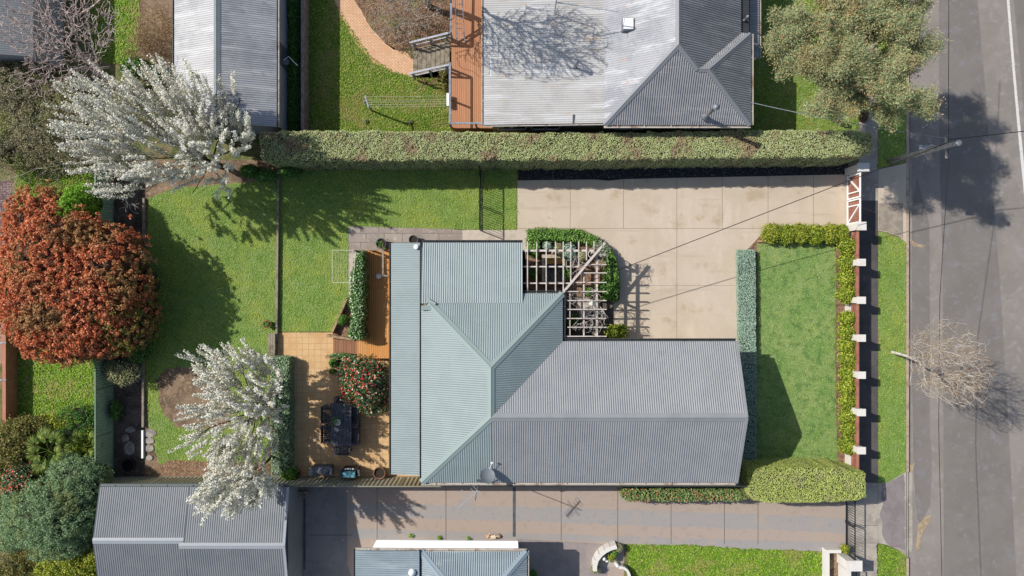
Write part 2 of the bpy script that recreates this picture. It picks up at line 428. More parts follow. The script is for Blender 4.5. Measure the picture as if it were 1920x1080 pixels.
def bush(label, lobes, lm, n, leaf=.08, asp=.55, name='shrub', cat='shrub', seed=1, flower=None, body=None, sig=.06, clump=None, parent=None, tilt=.55, z0=0., stems=True, core=.8, group=None, csize=.19):
    """dense shrub: leaves over the surface of ellipsoids (px, py, zc, rpx, rpy, rz)"""
    rs = np.random.RandomState(seed); L = []
    for (px, py, z, rx, ry, rz) in lobes:
        k = (H - z) / H / S; L.append((np.array(P(px, py, z)), np.array([rx * k, ry * k, rz])))
    c0 = L[0][0]; root = parent or thing(name, label, cat, (c0[0], c0[1], z0), group)
    ar = np.array([r[0] * r[1] + r[2] * (r[0] + r[1]) * .7 for _, r in L]); ar /= ar.sum(); CC = []; NN = []
    for (c, r), wt in zip(L, ar):
        m = int(n * wt * 1.6); d = rs.normal(0, 1, (m, 3)); d /= np.linalg.norm(d, axis=1, keepdims=True); d[:, 2] = np.where(d[:, 2] < -.35, -d[:, 2], d[:, 2]); d = unit(d + np.array([0, 0, .35]) * (rs.uniform(0, 1, (m, 1)) < .7))
        bumps = 1 + .10 * np.sin(d[:, 0] * 9 + seed + 4 * d[:, 2]) * np.sin(d[:, 1] * 8 + seed * 2) + .06 * np.sin(d[:, 0] * 21 + d[:, 1] * 17 + seed)
        depth = 1 - np.abs(rs.normal(0, .07, m))
        p = c + d * r * (bumps * depth)[:, None] + rs.normal(0, sig, (m, 3)) * .5
        nd = d / r
        if clump:                                  # rosettes: leaves gathered in small puffs with gaps between
            q = rs.normal(0, 1, (max(8, int(clump * wt * (1 + .3 * len(L)))), 3)); q[:, 2] = np.where(q[:, 2] < 0, -q[:, 2] * (rs.uniform(0, 1, len(q)) < .8), q[:, 2]) + .25; q = unit(q)
            rr_ = np.array(r); qc = c + q * rr_ * (1 + rs.normal(0, .045 if csize > .16 else .075, (len(q), 1)) + .05 * np.sin(q[:, :1] * 9 + seed) * np.sin(q[:, 1:2] * 8)); j_ = rs.randint(len(q), size=m)
            off = rs.normal(0, 1, (m, 3)); off /= np.linalg.norm(off, axis=1, keepdims=True); off = unit(off + unit(q / rr_)[j_] * .9)
            p = qc[j_] + off * (rs.uniform(.35, 1, (m, 1)) * rs.uniform(.7, 1.25, len(q))[j_][:, None] * csize); nd = off
        keep = p[:, 2] > z0 + .02
        for (c2, r2) in L:
            if c2 is c: continue
            keep &= (((p - c2) / (r2 * .88)) ** 2).sum(1) > 1
        CC.append(p[keep]); NN.append(nd[keep])
    C = np.vstack(CC); N = unit(np.vstack(NN)); N = unit(N + [0, 0, .35])
    V, F = leaves(rs, C, N, leaf, asp, tilt); mesh_np('foliage', V, F, lm, root)
    mb = MB()
    for (c, r) in L:                                # inner twig mass that stops you looking through
        prof = [(max(.01, cos(a)) * core, sin(a) * core) for a in np.linspace(-1.2, 1.5, 8)]
        nn = 14; v = []; f = []
        for rr_, zz in prof:
            for j in range(nn):
                a = 2 * pi * j / nn; w_ = 1 + .12 * sin(3 * a + seed) + .08 * sin(5 * a + zz * 6); v.append((c[0] + r[0] * rr_ * w_ * cos(a), c[1] + r[1] * rr_ * w_ * sin(a), max(z0 + .0, c[2] + r[2] * zz)))
        for i in range(7):
            for j in range(nn): f.append((i * nn + j, i * nn + (j + 1) % nn, (i + 1) * nn + (j + 1) % nn, (i + 1) * nn + j))
        f.append(tuple(7 * nn + j for j in range(nn))); mb.add(v, f)
    mb.build('branches', body or M_['hedge_body'], root)
    if flower:
        pn, fm, fn, fs = flower; i = rs.choice(len(C), min(fn, len(C)), replace=False)
        V, F = leaves(rs, C[i] + N[i] * .05, N[i], fs, .95, .3); tag(mesh_np(pn, V, F, fm, root), kind='stuff')
    return root
def twigs(label, lobes, natt, seed, bark, name='shrub', cat='shrub', base=None, alpha=.45, rmin=.006, leafspec=None, group=None, r0=.03):
    c = P(lobes[0][0], lobes[0][1], lobes[0][2]); b = base or (c[0], c[1], 0)
    return tree(name, label, b, (b[0], b[1], b[2] + .35), r0, lobes, natt, 14, seed, bark, alpha, cat, leafspec, rmin, .01, .5, .5, .12, group=group, sides=(4, 3))

def sheet(name, px, lvl, m, label=None, kind='structure', ragged=0, seed=0, z=None):
    """flat ground layer; lvl in 4 mm steps"""
    poly = [G(x, y)[:2] for x, y in px]
    if ragged:
        rs = np.random.RandomState(seed + 5); poly = resample(poly, .15, ragged, rs)
    mb = MB(); zz = lvl * .004 if z is None else z
    n = len(poly); ar = sum(poly[i][0] * poly[(i + 1) % n][1] - poly[(i + 1) % n][0] * poly[i][1] for i in range(n))
    if ar < 0: poly = poly[::-1]
    mb.face([(p[0], p[1], zz) for p in poly]); o = mb.build(name, m)
    return tag(o, label, None, None, kind)
def grass(label, px, m, dens=330, size=.08, seed=3, holes=(), z=.02, spread=.03, hgt=.38):
    rs = np.random.RandomState(seed); poly = [G(x, y)[:2] for x, y in px]; X, Y = sample_poly(rs, poly, dens)
    for h in holes:
        hp = [G(x, y)[:2] for x, y in h]; k = ~inpoly(X, Y, hp); X = X[k]; Y = Y[k]
    n = len(X); X = X + rs.normal(0, spread, n); Y = Y + rs.normal(0, spread, n)
    C = np.column_stack([X, Y, z + rs.uniform(0, .03, n)])
    V, F = leaves(rs, C, np.tile([0, 0, 1.], (n, 1)), size, .42, hgt)
    o = mesh_np('grass', V, F, m); return tag(o, label, 'grass', None, 'stuff')

# ------------------------------------------------------------------ named materials
M_ = {}
M_['hedge_body'] = surf('twiggy_green', (.018, .028, .01, 1), [((.035, .03, .018, 1), 6, .45, .6)], bump=.03, bscale=25)
M_['dirt'] = surf('garden_soil', A(150, 125, 100), [(A(112, 92, 72), 1.3, .4, .62), (A(176, 152, 124), 5, .52, .68), (A(85, 68, 55), 22, .55, .66)], bump=.02, bscale=30)
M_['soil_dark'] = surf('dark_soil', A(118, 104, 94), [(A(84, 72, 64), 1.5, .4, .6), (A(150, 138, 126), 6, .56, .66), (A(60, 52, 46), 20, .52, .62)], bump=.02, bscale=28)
M_['mulch'] = surf('bark_mulch', A(150, 118, 94), [(A(110, 82, 62), 5, .42, .58), (A(190, 160, 135), 24, .55, .64)], bump=.02, bscale=40)
M_['leaflitter'] = surf('leaf_litter', A(140, 105, 82), [(A(95, 72, 54), 3, .42, .6), (A(116, 120, 70), 1.1, .52, .66), (A(190, 165, 140), 26, .56, .64)], bump=.03, bscale=40)
M_['ground'] = surf('yard_ground', A(120, 118, 74), [(A(140, 118, 92), .35, .45, .6), (A(90, 104, 48), 2.2, .46, .6), (A(165, 150, 120), 9, .6, .7)], bump=.02, bscale=20)
M_['lawn'] = surf('lawn_base', A(130, 152, 74), [(A(132, 154, 84), .7, .42, .62), (A(112, 138, 60), 2.4, .46, .62), (A(160, 165, 108), 9, .56, .7)], bump=.015, bscale=60)
M_['lawn_front'] = surf('front_lawn_base', A(130, 156, 86), [(A(138, 160, 100), .8, .42, .62), (A(92, 126, 66), 3, .46, .62), (A(168, 174, 124), 12, .56, .7)], bump=.015, bscale=60)
M_['lawn_wild'] = surf('rough_grass_base', A(112, 132, 52), [(A(142, 140, 84), .9, .46, .62), (A(84, 112, 36), 3, .46, .62), (A(172, 158, 116), 6, .62, .72)], bump=.02, bscale=40)
M_['drive'] = surf('pale_concrete', A(211, 194, 173), [(A(204, 187, 164), .5, .4, .62), (A(217, 201, 180), 1.2, .5, .72, (1, .35, 1)), (A(196, 178, 152), 7, .62, .75), (A(206, 176, 136), 1.1, .70, .78), (A(168, 150, 128), 3.2, .70, .78), (A(190, 170, 142), .7, .54, .7), (A(150, 132, 112), 9, .70, .74), (A(196, 180, 158), .9, .55, .7, (.2, 2.2, 1))], bump=.003, bscale=120)
M_['joint'] = surf('joint_line', A(150, 138, 120), rough=.9)
M_['joint_dark'] = surf('dark_joint', A(88, 82, 78), rough=.9)
M_['conc'] = surf('weathered_concrete', A(183, 172, 158), [(A(160, 150, 138), .9, .42, .6), (A(202, 194, 182), 4, .55, .7)], bump=.004, bscale=90)
M_['asph'] = surf('old_asphalt', A(152, 143, 134), [(A(142, 134, 125), .35, .42, .6), (A(158, 150, 144), 2.2, .5, .68), (A(118, 112, 110), 30, .58, .68), (A(180, 172, 165), 55, .62, .7)], bump=.006, bscale=160)
M_['asph_mid'] = surf('patched_asphalt', A(134, 127, 120), [(A(128, 121, 114), .5, .42, .6), (A(140, 136, 136), 3, .52, .7), (A(100, 98, 100), 30, .58, .68), (A(165, 160, 158), 55, .63, .7)], bump=.006, bscale=160)
M_['asph_dark'] = surf('dark_asphalt', A(98, 92, 90), [(A(84, 80, 78), .8, .42, .6), (A(120, 114, 112), 30, .58, .68)], bump=.006, bscale=160)
M_['kerb'] = surf('kerb_concrete', A(192, 170, 150), [(A(160, 136, 116), 2, .45, .65)], bump=.004, bscale=60)
M_['sdrive'] = surf('pink_concrete', A(178, 160, 146), [(A(168, 150, 134), 2.5, .52, .7), (A(190, 178, 168), 7, .62, .74)], bump=.004, bscale=100)
M_['tan'] = surf('washed_gravel', A(182, 162, 132), [(A(160, 138, 110), 6, .45, .6)], bump=.01, bscale=50)
M_['line'] = surf('road_paint', A(226, 222, 214), [(A(178, 172, 166), 14, .55, .66)], rough=.7)
M_['tiles'] = surf('terrace_tiles', A(226, 188, 138), [(A(210, 168, 118), 1.2, .45, .62), (A(192, 150, 104), 5, .60, .74), (A(140, 110, 78), 2.2, .68, .76)], brick=(.304, .304, .010, A(220, 180, 130), A(176, 140, 98), 0, 0), bump=.002, bscale=60)
M_['pavers'] = surf('grey_pavers', A(176, 164, 152), [(A(152, 140, 130), .9, .42, .6), (A(196, 184, 172), 3, .56, .7)], brick=(.9, .45, .014, A(166, 150, 140), A(100, 92, 86), 0, .3), bump=.003, bscale=60)
M_['slab'] = surf('pale_path_slab', A(205, 192, 176), [(A(186, 172, 156), 1.5, .45, .65)], bump=.003)
M_['bricks'] = surf('salmon_brick', A(236, 192, 152), [(A(214, 168, 130), 2, .46, .64), (A(238, 196, 160), 8, .56, .7), (A(130, 100, 74), 12, .64, .7)], brick=(.23, .11, .010, A(226, 178, 138), A(180, 144, 116), .75, .5), bump=.005, bscale=60)
def wood(nm, c, c2, rot=0, bw=.09, gap=.009, rough=.6):
    return surf(nm, c, [(c2, 1.2, .45, .65), (tuple(x * .72 for x in c[:3]) + (1,), 3, .58, .72, ((.3, 8, 1) if rot == 0 else (8, .3, 1)))], brick=(40, bw, gap, tuple(x * .86 for x in c[:3]) + (1,), tuple(x * .18 for x in c[:3]) + (1,), rot, 0), rough=rough, bump=.001)
M_['deck'] = wood('orange_decking', A(232, 164, 92), A(214, 142, 72), pi / 2)
M_['deck_red'] = wood('red_brown_decking', A(160, 112, 80), A(140, 94, 66), pi / 2, .14)
M_['deck_n'] = wood('pink_brown_decking', A(204, 146, 106), A(186, 128, 92), pi / 2)
M_['timber'] = surf('grey_timber', A(160, 146, 128), [(A(130, 118, 102), 3, .45, .62, (1, 1, 1))], bump=.003)
M_['treads'] = surf('weathered_treads', A(158, 146, 126), [(A(120, 110, 92), 4, .42, .6), (A(180, 170, 150), 10, .6, .7)], bump=.004)
M_['sleeper'] = surf('sleeper_timber', A(178, 150, 118), [(A(140, 112, 84), 5, .45, .6)], bump=.004)
M_['brown'] = surf('stained_boards', A(176, 122, 102), [(A(152, 100, 82), 2, .42, .6), (A(190, 140, 120), 14, .52, .66, (.5, 8, 1))], bump=.002, rough=.7)
M_['white'] = surf('white_render', A(240, 234, 224, .92), [(A(222, 210, 196), 1.5, .52, .7)], rough=.8, bump=.002)
M_['whitep'] = surf('white_paint', (.8, .8, .78, 1), [((.66, .65, .62, 1), 3, .56, .74)], rough=.5)
M_['cream'] = surf('cream_weatherboard', A(206, 186, 150), [(A(190, 170, 136), 2, .5, .7)], rough=.7, bump=.002)
M_['brickwall'] = surf('red_brick', A(168, 104, 80), [(A(150, 88, 66), 3, .5, .65)], brick=(.24, .086, .01, A(150, 92, 70), A(170, 160, 148), 0, .5), bump=.003)
M_['window'] = surf('window_glass', (.03, .04, .05, 1), rough=.08, spec=.6)
M_['frame'] = surf('window_frame', (.7, .7, .68, 1), rough=.5)
def roofm(nm, c, c2, streak=None, rust=None, rough=.5, spec=.4):
    L = [(c2, .8, .42, .62), (tuple(x * .86 for x in c[:3]) + (1,), 2.2, .58, .74), (tuple(x * .8 for x in c[:3]) + (1,), 14, .66, .72)]
    if streak: L.append((streak, 1.0, .5, .64, (.25, 3, 1)))
    if rust: L.append((rust, 1.3, .60, .72, (1, 2.5, 1))); L.append((rust, 7, .68, .76))
    return surf(nm, c, L, rough=rough, spec=spec, bump=.0008, bscale=40)
M_['green'] = roofm('pale_green_roof', A(148, 161, 160), A(142, 155, 154))
M_['greenb'] = roofm('soft_green_roof', A(146, 159, 158), A(140, 153, 152))
M_['grey'] = roofm('pale_grey_roof', A(152, 154, 155), A(145, 147, 149))
M_['dkcap'] = surf('grey_flashing', A(132, 138, 142), [(A(122, 128, 132), 1, .45, .6)], rough=.45)
M_['gcap'] = surf('green_flashing', A(150, 165, 160), rough=.45)
M_['galv'] = roofm('whitened_iron', A(200, 197, 192), A(190, 186, 180), A(214, 212, 209), A(205, 180, 150))
M_['rusty'] = roofm('rust_stained_iron', A(172, 172, 175), A(152, 154, 158), A(196, 196, 198), A(186, 152, 134))
M_['hipgrey'] = roofm('weathered_grey_iron', A(150, 150, 152), A(136, 137, 140), A(164, 162, 162))
M_['slate'] = roofm('slate_grey_roof', A(128, 131, 133), A(120, 124, 127))
M_['slateg'] = roofm('blue_grey_roof', A(138, 152, 158), A(130, 144, 150), A(160, 170, 174))
M_['shedw'] = roofm('sunlit_zinc_roof', A(204, 203, 202), A(188, 187, 188), A(220, 219, 218))
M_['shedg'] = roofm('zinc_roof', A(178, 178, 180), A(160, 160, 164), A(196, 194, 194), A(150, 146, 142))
M_['dkroof'] = roofm('charcoal_roof', A(70, 72, 76), A(60, 62, 66))
M_['gut'] = surf('white_gutter', A(206, 198, 186), [(A(168, 140, 118), 2.2, .5, .66, (1, 1, 1))], rough=.5)
M_['gutg'] = surf('grey_gutter', A(120, 128, 128), rough=.5)
M_['gutd'] = surf('dark_gutter', A(70, 74, 74), rough=.5)
M_['shedwall'] = surf('grey_shed_cladding', A(176, 178, 180), [(A(160, 162, 164), .8, .42, .6)], rough=.6)
M_['metal'] = surf('galvanised_steel', A(160, 164, 168), [(A(130, 134, 140), 8, .45, .6)], rough=.45, metal=.3)
M_['alu'] = surf('bright_aluminium', A(206, 208, 210), rough=.35, metal=.4)
M_['black'] = surf('black_powdercoat', (.014, .016, .018, 1), rough=.4)
M_['dkgrey'] = surf('dark_grey_metal', (.07, .08, .09, 1), [((.1, .11, .12, 1), 3, .45, .6)], rough=.45)
M_['greenfence'] = surf('green_steel_sheet', A(170, 194, 166), [(A(160, 184, 156), .8, .42, .6)], rough=.55)
M_['beigefence'] = surf('beige_steel_sheet', A(176, 172, 150), [(A(160, 156, 136), .8, .42, .6)], rough=.6)
M_['palegrey'] = surf('weathered_paling', A(170, 152, 140), [(A(140, 124, 112), 3, .42, .6)], bump=.004)
M_['terracotta'] = surf('terracotta', A(190, 120, 88), [(A(160, 100, 76), 4, .45, .6)], bump=.002)
M_['potbrown'] = surf('brown_glazed_pot', A(120, 88, 70), [(A(150, 116, 94), 5, .5, .62)], rough=.4)
M_['potsoil'] = surf('potting_soil', (.03, .022, .016, 1), bump=.01, bscale=50)
M_['pot_white'] = surf('white_pot', (.72, .70, .66, 1), rough=.5)
M_['sand'] = surf('sandstone_edge', A(196, 182, 158), [(A(170, 156, 132), 5, .45, .6)], bump=.004)
M_['water'] = surf('pond_water', (.01, .012, .01, 1), [((.12, .07, .02, 1), 1.5, .4, .7)], rough=.08, spec=.6)
M_['ochre'] = surf('ochre_stone', A(186, 140, 66), [(A(140, 100, 44), 9, .42, .6)], bump=.006)
M_['teal'] = surf('teal_cover', A(120, 186, 196), [(A(90, 150, 164), 5, .45, .62)], rough=.35)
M_['greycover'] = surf('grey_vinyl_cover', A(118, 120, 128), [(A(84, 86, 94), 5, .45, .6)], rough=.5, bump=.02, bscale=6)
M_['slatwood'] = surf('charcoal_slats', A(92, 92, 98), [(A(66, 66, 72), 4, .42, .6), (A(140, 140, 146), 12, .62, .7)], rough=.6, bump=.003)
M_['stone'] = surf('broken_concrete', A(176, 168, 158), [(A(140, 132, 124), 4, .42, .6)], bump=.01)
M_['beam'] = surf('white_pergola_beam', A(214, 202, 190), [(A(184, 168, 154), 4, .5, .66)], rough=.7, bump=.002)
M_['cable'] = surf('black_cable', (.01, .01, .012, 1), rough=.6)
M_['wire_line'] = surf('clothesline_cord', A(214, 208, 180), rough=.6)
M_['pole'] = surf('timber_pole', A(196, 188, 178), [(A(160, 152, 144), 6, .45, .6)], bump=.004)
M_['bark_grey'] = surf('grey_bark', A(150, 140, 130), [(A(100, 90, 82), 6, .42, .6)], bump=.006)
M_['bark_pale'] = surf('white_birch_bark', A(224, 216, 204), [(A(170, 158, 144), 5, .5, .62)], bump=.004)
M_['bark_twig'] = surf('tan_twig', A(164, 138, 114), [(A(130, 104, 84), 3, .42, .6)])
M_['bark_brown'] = surf('brown_bark', A(112, 86, 70), [(A(80, 60, 50), 6, .42, .6)], bump=.005)
M_['bark_pink'] = surf('pinkish_bark', A(226, 206, 196), [(A(176, 152, 142), 4, .42, .6)], bump=.004)
M_['bark_silver'] = surf('silver_twig', A(214, 206, 196), [(A(170, 160, 150), 4, .42, .6)])
L_ = {}
L_['blossom'] = leafm('white_blossom', [(6, (.80, .78, .74, 1)), (3, (.74, .72, .66, 1)), (1.2, (.62, .58, .46, 1)), (.35, (.26, .26, .12, 1))], trans=.35, gain=1.02, blue=.94)
L_['bl_leaf'] = leafm('young_blossom_leaf', [(2, (.16, .19, .06, 1)), (1, (.30, .24, .12, 1))])
L_['photinia'] = leafm('red_photinia', [(4, A(208, 116, 74)), (3, A(186, 96, 60)), (2, A(230, 152, 112)), (1.2, A(120, 84, 44)), (.5, A(92, 112, 48))], A(166, 124, 78), .5, .50, .64, trans=.15, gain=1.3, blue=1, clump2=(A(128, 106, 62), 1.1, .56, .68))
L_['photinia_low'] = leafm('green_photinia', [(3, A(96, 92, 44)), (2, A(126, 86, 52)), (1, A(110, 130, 60))], gain=1.7)
L_['casua'] = leafm('grey_green_needle', [(4, A(144, 152, 110)), (3, A(124, 140, 104)), (2, A(172, 164, 120)), (1.3, A(158, 122, 94)), (1.4, A(96, 108, 74))], A(154, 138, 98), .8, .52, .68, trans=.15, gain=1.55, blue=.95)
L_['hedge_n'] = leafm('sage_hedge_leaf', [(4, A(156, 164, 112)), (3, A(142, 152, 98)), (2, A(180, 182, 136)), (1, A(122, 112, 78))], A(148, 128, 100), .9, .50, .70, gain=1.7, blue=1.0, clump2=(A(126, 120, 82), 3.5, .56, .68))
L_['hedge_grey'] = leafm('grey_green_hedge_leaf', [(3, A(134, 156, 138)), (3, A(116, 138, 120)), (2, A(160, 178, 160)), (1, A(92, 110, 94))], gain=1.9, blue=1)
L_['hedge_se'] = leafm('lime_hedge_leaf', [(4, A(156, 164, 84)), (3, A(136, 148, 70)), (2, A(178, 182, 104)), (1, A(110, 122, 56))], A(150, 152, 92), 1.5, .5, .66, gain=1.85, blue=1.1)
L_['hedge_w'] = leafm('dark_hedge_leaf', [(3, A(110, 132, 104)), (3, A(84, 108, 80)), (2, A(150, 166, 142))], gain=2)
L_['yellow'] = leafm('yellow_green_leaf', [(3, A(166, 178, 60)), (3, A(126, 148, 44)), (2, A(204, 206, 96)), (3, A(84, 110, 34))], gain=1.2)
L_['green'] = leafm('mid_green_leaf', [(3, A(92, 132, 52)), (3, A(70, 108, 42)), (2, A(130, 160, 84)), (1, A(50, 84, 34))])
L_['gloss'] = leafm('glossy_green_leaf', [(3, A(74, 112, 52)), (3, A(56, 92, 44)), (2, A(120, 152, 92)), (1, A(190, 206, 170))], rough=.35, spec=.5)
L_['camellia'] = leafm('camellia_leaf', [(3, A(70, 96, 54)), (3, A(48, 72, 40)), (1.5, A(124, 144, 100)), (.4, A(200, 206, 190))], rough=.35, spec=.5)
L_['redfl'] = leafm('red_camellia_flower', [(3, A(205, 44, 52)), (3, A(176, 34, 46)), (2, A(226, 110, 92)), (1, A(238, 190, 160))])
L_['pinkfl'] = leafm('coral_flower', [(3, A(214, 84, 72)), (2, A(230, 130, 108)), (1, A(196, 60, 60))])
L_['olive'] = leafm('olive_leaf', [(3, A(124, 124, 66)), (3, A(96, 100, 50)), (2, A(160, 150, 92)), (1, A(130, 96, 70))])
L_['euc'] = leafm('blue_green_leaf', [(4, A(124, 148, 112)), (3, A(98, 126, 92)), (2, A(158, 176, 142)), (1, A(74, 98, 66))], A(120, 128, 84), .9, .52, .68, gain=1.55, blue=.85)
L_['lime'] = leafm('lime_leaf', [(3, A(164, 172, 60)), (3, A(126, 142, 46)), (2, A(196, 196, 90)), (2, A(90, 108, 36))], gain=1.25)
L_['silver'] = leafm('silver_olive_leaf', [(3, A(150, 150, 112)), (2, A(120, 122, 88)), (2, A(176, 172, 140))])
L_['streettwig'] = leafm('ochre_twig_tip', [(3, A(176, 142, 104)), (2, A(150, 116, 84))])
L_['brush'] = leafm('dry_brush_leaf', [(3, A(140, 132, 104)), (2, A(112, 108, 80)), (2, A(166, 154, 132)), (1, A(96, 104, 62))], A(140, 142, 90), .7, .5, .64, gain=1.9, blue=1)
L_['palm'] = leafm('palm_leaf', [(3, A(130, 146, 62)), (2, A(100, 124, 44)), (1, A(170, 176, 104)), (2, A(70, 90, 36))], gain=1.05)
L_['weed'] = leafm('weedy_leaf', [(3, A(128, 168, 56)), (3, A(100, 144, 40)), (1, A(160, 190, 90))])
L_['darkplant'] = leafm('shade_plant_leaf', [(3, A(84, 120, 56)), (3, A(60, 96, 44)), (1, A(120, 160, 84))])
L_['browntwig'] = leafm('dry_leaf', [(3, A(168, 140, 110)), (2, A(140, 110, 84)), (1, A(190, 168, 138))])
G_ = {}
G_['lawn'] = leafm('lawn_blade', [(4, A(118, 150, 72)), (3, A(100, 134, 58)), (2, A(140, 164, 90)), (1, A(172, 176, 120))], A(158, 166, 84), .55, .44, .62, gain=1.95, blue=.78, clump2=(A(176, 164, 110), 1.6, .62, .74), trans=.35)
G_['front'] = leafm('front_lawn_blade', [(4, A(120, 152, 86)), (3, A(104, 138, 72)), (2, A(146, 172, 108)), (1, A(180, 186, 136))], A(156, 170, 104), .8, .44, .62, gain=1.75, blue=.8, clump2=(A(176, 176, 124), 2.2, .60, .74), trans=.35)
G_['wild'] = leafm('wild_grass_blade', [(4, A(120, 150, 48)), (3, A(96, 132, 36)), (2, A(160, 174, 78)), (1.4, A(186, 172, 122))], A(156, 150, 90), .7, .5, .64, gain=1.5, blue=.8, clump2=(A(176, 152, 122), 1.3, .60, .70), trans=.35)
G_['lush'] = leafm('lush_grass_blade', [(4, A(134, 172, 44)), (3, A(108, 150, 36)), (2, A(164, 192, 70)), (1, A(180, 180, 110))], A(158, 168, 76), .9, .5, .66, gain=1.3, clump2=(A(170, 160, 110), 1.1, .60, .72))

# ------------------------------------------------------------------ ground, road, paths (structure)
def st(o): o['kind'] = 'structure'; return o
mb = MB(); mb.face([(-260, -260, -.14), (260, -260, -.14), (260, 260, -.14), (-260, 260, -.14)]); st(mb.build('ground', M_['ground']))
mb = MB(); x1 = G(1699, 0)[0]; mb.box(-60, x1, -50, 50, -.13, 0); st(mb.build('terrain', M_['ground']))
mb = MB(); mb.face([(G(1704, 0)[0], -120, -.132), (48, -120, -.132), (48, 120, -.132), (G(1704, 0)[0], 120, -.132)]); st(mb.build('road', M_['asph']))
def rsheet(name, px, lvl, m): return sheet(name, px, 0, m, z=-.132 + .004 * lvl)
rsheet('road_patch', [(1762, -300), (1764, 270), (1771, 540), (1772, 810), (1773, 1400), (1925, 1400), (1909, 1080), (1895, 810), (1879, 540), (1868, 400), (1848, 135), (1834, -20), (1825, -300)], 1, M_['asph_mid'])
rsheet('road_patch', [(1722, 330), (1745, 420), (1746, 540), (1746, 800), (1750, 880), (1747, 950), (1738, 965), (1728, 985), (1722, 975), (1716, 890), (1713, 700), (1712, 450), (1714, 380)], 1, M_['asph_mid'])
rsheet('road_patch', [(1896, -300), (1904, 0), (1916, 120), (1930, 300), (1960, 700), (1990, 1300), (2200, 1300), (2200, -300)], 1, M_['asph_mid'])
rsheet('road_marking', [(1878, -300), (1891, 0), (1899, 100), (1906, 180), (1914, 270), (1935, 480), (1975, 900), (1981, 900), (1941, 480), (1920, 270), (1911, 180), (1904, 100), (1896, 0), (1883, -300)], 2, M_['line'])
rsheet('road_patch', [(1748, 965), (1746, 980), (1738, 990), (1732, 1000), (1729, 1020), (1724, 1036), (1719, 1028), (1722, 1005), (1724, 985), (1736, 972)], 2, M_['tan'])
rsheet('road_patch', [(1710, 872), (1718, 868), (1714, 884), (1708, 890), (1704, 886), (1704, 874)], 2, M_['tan'])
rsheet('road_patch', [(1710, 448), (1720, 456), (1738, 460), (1734, 464), (1716, 462), (1706, 452)], 2, M_['tan'])
mb = MB()
for (a, b) in ((-400, 380), (380, 470), (470, 700), (700, 885)):
    mb.box(G(1699.1, 0)[0], G(1704, 0)[0], G(0, b)[1] + .006, G(0, a)[1] - .006, -.135, .012)
for (a, b) in ((1046, 1200), (1200, 1500)): mb.box(G(1699.1, 0)[0], G(1704, 0)[0], G(0, b)[1] + .006, G(0, a)[1] - .006, -.135, .012)
st(mb.build('kerb', M_['kerb']))
mb = MB(); mb.box(G(1699.1, 0)[0], G(1704, 0)[0], G(0, 1046)[1], G(0, 885)[1], -.135, -.05); st(mb.build('kerb', M_['conc']))
rsheet('road_gutter', [(1704.2, 300), (1712, 300), (1712, 450), (1708, 452), (1704.2, 448)], 3, M_['conc'])
rsheet('road_gutter', [(1704.2, 888), (1710, 886), (1713.5, 888), (1713.5, 1030), (1710, 1040), (1704.2, 1030)], 3, M_['conc'])
rsheet('road_gutter', [(1704.2, 452), (1709.5, 452), (1709.5, 866), (1704.2, 866)], 3, M_['asph'])
# footpath and nature strip
sheet('footpath', [(1610, -300), (1646, -300), (1646, 376), (1610, 376)], 1, M_['conc'])
sheet('footpath', [(1590, 376), (1646, 376), (1646, 905), (1590, 905)], 1, M_['asph_dark'])
sheet('footpath', [(1590, 905.3), (1646, 905.3), (1646, 1400), (1590, 1400)], 1, M_['conc'])
mb = MB()
for y in (455, 552, 645, 735, 828, 878, 985, 1018): mb.box(G(1592, 0)[0], G(1645.5, 0)[0], G(0, y)[1] - .008, G(0, y)[1] + .008, .004, .0075)
st(mb.build('footpath_joint', M_['joint_dark']))
sheet('nature_strip', [(1647, 434), (1665, 438), (1686, 446), (1698.5, 455), (1698.5, 884), (1675, 898), (1655, 908), (1647, 906)], 1, M_['lawn'], ragged=.02)
sheet('nature_strip', [(1645, 1019), (1665, 1023), (1685, 1032), (1700, 1040), (1698.5, 1055), (1698.5, 1400), (1643, 1400)], 1, M_['lawn_wild'], ragged=.02)
sheet('nature_strip', [(1646.5, -300), (1698.5, -300), (1698.5, 300), (1690, 306), (1646.5, 317)], 1, M_['lawn'], ragged=.03)
sheet('crossover', [(1646.3, 318), (1699, 306), (1699, 455), (1686, 444), (1665, 436), (1646.3, 432)], 2, M_['drive'])
sheet('crossover_patch', [(1647, 381), (1693, 381), (1693, 447), (1680, 441), (1662, 434), (1647, 431)], 3, surf('beige_asphalt', A(170, 156, 140), [(A(150, 138, 124), 3, .42, .6)], bump=.006, bscale=120))
sheet('crossover', [(1646.3, 906), (1665, 904), (1699, 884), (1699, 1044), (1685, 1031), (1665, 1022), (1646.3, 1018)], 2, M_['conc'])
sheet('crossover_patch', [(1651, 925), (1655, 908), (1668, 903), (1688, 893), (1696, 890), (1696, 1031), (1668, 1023), (1657, 1013), (1653, 1000), (1655, 985), (1649, 965), (1655, 945)], 3, surf('mauve_asphalt', A(146, 136, 134), [(A(134, 124, 122), 1.5, .42, .6), (A(158, 148, 144), 20, .56, .66)], bump=.006, bscale=120), ragged=.02)
